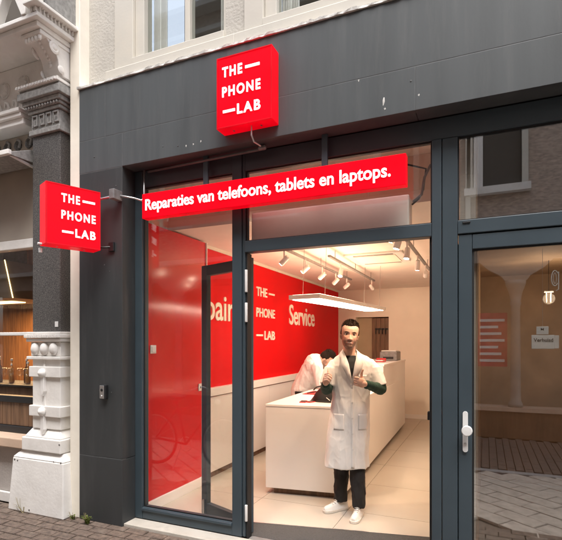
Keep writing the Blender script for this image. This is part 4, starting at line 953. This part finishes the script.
def eyes(parent, hc, Q, Mx):
    for s in (-1, 1):
        c = hc + Q @ (Vector((s * .031, -.0655, .0015)) * HS)
        mb = MB().ell(c, (.0140, .0125, .0082), 14, 10, Q); me = bpy.data.meshes.new('eye'); me.from_pydata(mb.v, [], mb.f)
        for p in me.polygons: p.use_smooth = True
        e = place('eye', me, 'eye', parent, Mx)
        mb = MB().ell(c + Q @ Vector((0, -.0105, 0)), (.0066, .0032, .0070), 12, 8, Q); me = bpy.data.meshes.new('iris'); me.from_pydata(mb.v, [], mb.f); place('iris', me, 'iris', e, Mx)
def hair_mesh(hc, Q, volume=1.0, n=5200, seed=1):
    """scalp shell plus short locks growing from it"""
    rnd = random.Random(seed); mb = MB(); c0 = Vector((0, .004, .022)) * HS; rad = Vector((.0738, .0935, .0985)) * HS
    def cover(d):      # 1 inside the hair area
        f = -d.y
        lim = .66 - .95 * sstep(.25, .95, 1 - f) if False else None
        zmin = -.52 + 1.02 * sstep(-.15, .55, f) + .09 * mnoise.noise(d * 11)
        if f > .25: zmin = max(zmin, .40 + .07 * mnoise.noise(d * 13))
        return d.z - zmin
    N, K = 56, 34; rings = []
    for i in range(K + 1):
        th = math.pi * .74 * i / K; ring = []
        for k in range(N):
            a = 2 * math.pi * k / N; d = Vector((math.sin(th) * math.cos(a), math.sin(th) * math.sin(a), math.cos(th)))
            c = cover(d); t = -.012 + .0185 * sstep(-.02, .06, c) + .007 * volume * sstep(.3, .9, d.z)
            ring.append(hc + Q @ (c0 + Vector((d.x * (rad.x + t), d.y * (rad.y + t), d.z * (rad.z + t)))))
        rings.append(ring)
    mb.loft(rings, cap=False)
    for _ in range(n):
        z = rnd.uniform(-.5, 1); a = rnd.uniform(0, 6.2832); r = math.sqrt(max(0, 1 - z * z)); d = Vector((r * math.cos(a), r * math.sin(a), z))
        c = cover(d)
        if c < .0: continue
        topness = sstep(.25, .8, d.z); l = (.004 + .017 * volume * topness) * rnd.uniform(.7, 1.25) * sstep(-.02, .2, c) + .003
        p = c0 + Vector((d.x * rad.x, d.y * rad.y, d.z * rad.z)) * 1.0
        g = (d * (.55 + .5 * topness) + Vector((rnd.uniform(-.35, .35) + .25 * topness, -.35 * topness + rnd.uniform(-.3, .3), -.5 * (1 - topness)))).normalized()
        s_ = g.cross(Vector((rnd.uniform(-1, 1), rnd.uniform(-1, 1), rnd.uniform(-1, 1)))).normalized() * .0022; u_ = g.cross(s_).normalized() * .0016
        q = [p - s_, p + s_, p + u_ * 1.4, p + g * l]
        mb.add([hc + Q @ v for v in q], [(0, 1, 3), (1, 2, 3), (2, 0, 3)])
    me = bpy.data.meshes.new('hair'); me.from_pydata([tuple(v) for v in mb.v], [], mb.f)
    return me
def mesh_of(mb, smooth=True):
    me = bpy.data.meshes.new('m'); me.from_pydata([tuple(v) for v in mb.v], [], mb.f)
    bm = bmesh.new(); bm.from_mesh(me); bmesh.ops.recalc_face_normals(bm, faces=bm.faces); bm.to_mesh(me); bm.free()
    for p in me.polygons: p.use_smooth = smooth
    return me
def ering(cx, cy, z, rx, ry, n=40, pw=2.3, fold=0., ph=0.):
    out = []
    for k in range(n):
        a = 2 * math.pi * k / n; c, s = math.cos(a), math.sin(a)
        f = 1 + fold * (math.sin(7 * a + ph) + .6 * math.sin(11 * a + 2 * ph))
        out.append((cx + rx * f * math.copysign(abs(c) ** (2 / pw), c), cy + ry * f * math.copysign(abs(s) ** (2 / pw), s), z))
    return out

# ---- standing man: local frame x = image right, -y = towards the camera
man = thing('person', 'man in white lab coat and black trousers giving thumbs up in the doorway', 'person', (-1.16, 4.32, 0))
MM = Matrix.Translation((-1.155, 4.30, 0)) @ Matrix.Rotation(YAW, 4, 'Z')
V = Vector
hcm = V((-.018, -.035, 1.660)); Qm = Matrix.Rotation(R(6), 3, 'Y') @ Matrix.Rotation(R(-4), 3, 'X') @ Matrix.Rotation(R(-4), 3, 'Z')
shR, shL = V((-.165, .0, 1.44)), V((.19, .0, 1.44))      # image-left / image-right shoulder
elR, wrR = V((-.235, -.05, 1.165)), V((-.262, -.255, 1.235))
elL, wrL = V((.265, -.06, 1.165)), V((.095, -.235, 1.225))
ankR, ankL = V((-.085, .08, .10)), V((.055, -.10, .10)); kneeR, kneeL = V((-.085, .03, .50)), V((.052, -.055, .50)); hipR, hipL = V((-.085, .02, .92)), V((.07, .0, .92))
b = MB(); head_parts(b, hcm, Qm)
b.cap(V((-.02, .0, 1.44)), hcm + V((.0, .022, -.06)), .058, .054)
b.loft([ering(.0, .0, z, rx, ry, 24) for z, rx, ry in ((.86, .13, .09), (.95, .15, .10), (1.1, .135, .09), (1.25, .15, .10), (1.38, .14, .09), (1.45, .08, .06))])
for s_, e_, w_ in ((shR, elR, wrR), (shL, elL, wrL)):
    b.cap(s_ * .9 + V((0, 0, .105)), e_, .038, .040); b.cap(e_, w_, .040, .026)
for h_, k_, a_ in ((hipR, kneeR, ankR), (hipL, kneeL, ankL)):
    b.cap(h_, k_, .075, .052); b.cap(k_, a_, .052, .036); 
hand(b, wrR, (-.15, -.75, .62), (.25, .6, .9), (.95, -.15, -.1), k=1.02)
hand(b, wrL, (-.86, -.38, .30), (.12, -.10, 1), (-.1, .9, -.1), k=1.02)
me = remesh(b, .0033, 2); paint(me, head_paint(hcm, Qm)); body = place('body', me, 'skin', man, MM)
eyes(body, hcm, Qm, MM)
place('hair', hair_mesh(hcm, Qm, 1.35), 'hair', man, MM)
# smile: teeth strip
mb = MB(); mb.ell(hcm + Qm @ (V((0, -.0865, -.0685)) * HS), (.022, .006, .0046), 14, 8, Qm); place('teeth', mesh_of(mb), 'tooth', body, MM)
# green jumper sleeves (forearms)
for s_, e_, w_ in ((shR, elR, wrR), (shL, elL, wrL)):
    b = MB(); u_ = s_.lerp(e_, .75); b.cap(u_, e_, .058, .056); b.cap(e_, e_.lerp(w_, .92), .056, .037)
    b.tube([e_.lerp(w_, .86), e_.lerp(w_, .97)], [.040, .037], 16)
    me = remesh(b, .006, 4, .005, .045); place('jumper_sleeve', me, 'green', man, MM)
# dark shirt at the neck
b = MB(); b.loft([ering(-.01, -.005, z, rx, ry, 28) for z, rx, ry in ((1.22, .13, .112), (1.36, .135, .112), (1.42, .10, .092), (1.455, .066, .070), (1.475, .058, .063))])
place('shirt', remesh(b, .006, 2), 'tee', man, MM)
# coat: torso, skirt and short sleeves in one surface
b = MB()
prof = [(.445, -.045, -.012, .205, .160, .03), (.55, -.042, -.01, .200, .158, .026), (.70, -.032, -.01, .196, .155, .02), (.85, -.02, -.005, .192, .150, .015), (.98, -.01, 0, .180, .142, .010), (1.08, 0, 0, .172, .132, .007), (1.2, .005, 0, .180, .130, .004), (1.31, .01, 0, .192, .130, 0), (1.38, .01, .0, .196, .116, 0), (1.42, .008, .002, .186, .104, 0), (1.452, .004, .004, .158, .092, 0), (1.482, .0, .01, .112, .080, 0), (1.505, -.01, .016, .080, .068, 0)]
b.loft([ering(cx, cy, z, rx, ry, 64, 2.35, fo, 1.3 + z) for z, cx, cy, rx, ry, fo in prof])
b.cap(shR + V((.012, .0, -.058)), shR.lerp(elR, .5), .060, .066); b.tube([shR.lerp(elR, .3), shR.lerp(elR, .86)], [.062, .070], 20)
b.cap(shL + V((-.012, .0, -.058)), shL.lerp(elL, .5), .060, .068); b.tube([shL.lerp(elL, .3), shL.lerp(elL, .90)], [.062, .072], 20)
me = remesh(b, .006, 5, .0055, .11, 3, .5)
# carve the V neck: push front centre above the button point inwards
for v in me.vertices:
    p = v.co
    if p.y < .02 and p.z > 1.26:
        hw = (p.z - 1.26) * .24 + .002
        if abs(p.x + .012) < hw: p.y = max(p.y + .05, -.085 + .25 * (p.z - 1.26))
    if p.z > 1.492 and p.y < .0: p.z = 1.492
from mathutils.bvhtree import BVHTree
bvh = BVHTree.FromPolygons([v.co.copy() for v in me.vertices], [tuple(p.vertices) for p in me.polygons])
def conform(pts, nx, th=.004):
    ny = len(pts) // nx; fr_ = []; bk = []
    for x, z in pts:
        h = bvh.ray_cast(V((x, -1, z)), V((0, 1, 0)))[0]; y = h.y if h is not None else -.13
        fr_.append((x, y - th, z)); bk.append((x, y + .006, z))
    n = len(fr_); mb = MB(); f = []
    for j in range(ny - 1):
        for i in range(nx - 1):
            a = j * nx + i; f.append((a, a + 1, a + nx + 1, a + nx)); f.append((n + a + nx, n + a + nx + 1, n + a + 1, n + a))
    edge = [i for i in range(nx)] + [j * nx + nx - 1 for j in range(1, ny)] + [(ny - 1) * nx + i for i in range(nx - 2, -1, -1)] + [j * nx for j in range(ny - 2, 0, -1)]
    for k in range(len(edge)): a, b_ = edge[k], edge[(k + 1) % len(edge)]; f.append((a, n + a, n + b_, b_))
    mb.add(fr_ + bk, f); return mesh_of(mb)
def grid(x0, x1, z0, z1, nx, ny): return [(x0 + (x1 - x0) * i / (nx - 1), z0 + (z1 - z0) * j / (ny - 1)) for j in range(ny) for i in range(nx)]
extra = [('placket', conform(grid(-.024, .006, .46, 1.225, 3, 40), 3, .0025)), ('pocket', conform(grid(.045, .135, .80, .945, 8, 10), 8, .002)), ('pocket', conform(grid(-.175, -.085, .80, .945, 8, 10), 8, .002)), ('pocket', conform(grid(.055, .125, 1.20, 1.30, 6, 8), 6, .0015))]
btn = []
for z in (1.19, 1.05, .91, .77, .63):
    h = bvh.ray_cast(V((-.009, -1, z)), V((0, 1, 0)))[0]; btn.append((h.y if h is not None else -.14, z))
coat = place('lab_coat', me, 'coat', man, MM)
for nm, me_ in extra: place(nm, me_, 'coat', coat, MM)
for y_, z in btn: place('button', mesh_of(MB().lathe((-.009, y_ - .002, z), [(.009, 0), (.009, .003), (.005, .004)], 14, 'y'), False), 'button', coat, MM)
# lapels and collar
def strip(pts_in, pts_out, th=.006):
    n = len(pts_in); mb = MB(); rings = []
    for a, c in zip(pts_in, pts_out):
        a, c = V(a), V(c); nrm = V((0, -1, .0)) * th
        rings.append([a, c, c + nrm, a + nrm])
    mb.loft(rings); return mb
for s in (-1, 1):
    cx = -.012
    ins = [(cx - s * .004, -.139, 1.235), (cx + s * .012, -.137, 1.32), (cx + s * .027, -.125, 1.40), (cx + s * .046, -.100, 1.46), (cx + s * .062, -.050, 1.512), (cx + s * .060, .03, 1.535)]
    outs = [(cx + s * .012, -.139, 1.232), (cx + s * .062, -.138, 1.325), (cx + s * .105, -.126, 1.395), (cx + s * .092, -.100, 1.455), (cx + s * .106, -.045, 1.485), (cx + s * .085, .045, 1.50)]
    me = mesh_of(strip(ins, outs)); place('lapel', me, 'coat', man, MM)
# trousers
b = MB()
for h_, k_, a_ in ((hipR, kneeR, ankR), (hipL, kneeL, ankL)):
    b.tube([h_, h_.lerp(k_, .5), k_, k_.lerp(a_, .5), a_ + V((0, 0, .02)), a_ + V((0, .0, -.01))], [.085, .080, .072, .066, .060, .058], 20)
b.ell((0, .01, .93), (.165, .12, .12), 24, 14)
place('trousers', remesh(b, .006, 3, .009, .06, 8, .6), 'trouser', man, MM)
# shoes
def shoe(an, ang, parent, Mx):
    d = V((math.sin(ang), -math.cos(ang), 0)); s = V((d.y, -d.x, 0)); o0 = V((an.x, an.y, 0))
    def ring(t, z, w, sc=1.0): pass
    b = MB(); rings = []
    for t, hw, h in ((-.075, .022, .06), (-.06, .034, .085), (-.02, .037, .095), (.03, .038, .085), (.08, .043, .062), (.13, .045, .050), (.165, .038, .042), (.19, .02, .03)):
        c = o0 + d * t
        rings.append([c + s * (hw * math.cos(a)) * (1 if math.sin(a) < .2 else .85) + V((0, 0, .022 + max(0, math.sin(a)) * (h - .0) * 1.0 - .004 * (math.sin(a) < 0))) for a in [2 * math.pi * k / 18 for k in range(18)]])
    b.loft(rings); u = place('shoe', remesh(b, .005, 3), 'shoe', parent, Mx)
    poly = []
    for t, hw in ((-.08, .018), (-.065, .034), (-.02, .038), (.03, .037), (.08, .045), (.13, .047), (.17, .040), (.195, .02)): poly.append((t, hw))
    full = poly + [(t, -w_) for t, w_ in poly[::-1]]
    b = MB().prism(full, lambda a, c, h: tuple(o0 + d * a + s * c + V((0, 0, h))), .001, .026); o_ = place('sole', mesh_of(b, False), 'sole', u, Mx); o_.modifiers.new('b', 'BEVEL').width = .004
    for i in range(4):
        c = o0 + d * (.035 + i * .022) + V((0, 0, .108 - i * .011)); b = MB().tube([c - s * .022, c + V((0, 0, .006)), c + s * .022], .004, 8); place('lace', mesh_of(b), 'shoe', u, Mx)
shoe(ankR, R(-62), man, MM); shoe(ankL, R(-24), man, MM)

# ---- second person bending over the counter
wk = thing('person', 'person with dark hair in white coat bending over work behind the counter', 'person', (-2.55, 6.35, 0))
MW = Matrix.Translation((-2.33, 6.38, 0)) @ Matrix.Rotation(YAW, 4, 'Z')
hcw = V((.235, -.07, 1.355)); Qw = Matrix.Rotation(R(78), 3, 'Z') @ Matrix.Rotation(R(52), 3, 'X')
pel, chest = V((-.10, .02, .92)), V((.10, -.03, 1.28))
s1, s2 = V((.10, -.20, 1.24)), V((.13, .16, 1.25))
e1, w1 = V((.16, -.23, 1.00)), V((.33, -.16, .985)); e2, w2 = V((.22, .20, 1.01)), V((.38, .06, .985))
b = MB(); head_parts(b, hcw, Qw); b.cap(chest + V((.02, 0, .02)), hcw + V((-.02, .02, -.02)), .06, .055)
b.cap(pel, chest, .105, .105); 
for s_, e_, w_ in ((s1, e1, w1), (s2, e2, w2)): b.cap(s_, e_, .042, .04); b.cap(e_, w_, .04, .027)
for x, y in ((-.12, -.09), (-.12, .12)): b.cap((x, y, .86), (x - .01, y, .5), .055, .05); b.cap((x - .01, y, .5), (x - .03, y, .09), .055, .04); b.cap((x - .03, y, .04), (x + .13, y, .035), .04, .032)
hand(b, w1, (1, .25, -.25), (0, .9, .4), (.2, .3, -1), thumb_up=False); hand(b, w2, (1, -.3, -.25), (0, -.9, .4), (.2, -.3, -1), thumb_up=False)
me = remesh(b, .006, 3); paint(me, head_paint(hcw, Qw)); bodyw = place('body', me, 'skin', wk, MW); eyes(bodyw, hcw, Qw, MW)
place('hair', hair_mesh(hcw, Qw, 1.7), 'hair', wk, MW)
b = MB(); b.cap(pel + V((0, 0, .02)), chest + V((-.02, .02, .0)), .150, .152); b.ell((.06, -.02, 1.25), (.135, .19, .135), 20, 12); b.cap(s1, s1.lerp(e1, .9), .085, .075); b.cap(s2, s2.lerp(e2, .9), .085, .075)
b.tube([e1.lerp(s1, .2), e1, e1.lerp(w1, .8)], [.07, .066, .05], 16); b.tube([e2.lerp(s2, .2), e2, e2.lerp(w2, .8)], [.07, .066, .05], 16)
b.loft([ering(-.11 + .06 * max(0, z - .9), .02, z, rx, ry, 40, 2.2, .02, z) for z, rx, ry in ((.55, .165, .185), (.75, .16, .175), (.92, .15, .16), (1.02, .12, .13))])
place('work_coat', remesh(b, .0075, 4, .008, .08, 5, .8), 'coat', wk, MW)
b = MB()
for x, y in ((-.12, -.09), (-.12, .12)): b.tube([(x, y, .9), (x - .01, y, .5), (x - .03, y, .07)], [.095, .075, .062], 16)
place('trousers', remesh(b, .009, 3), 'trouser', wk, MW)
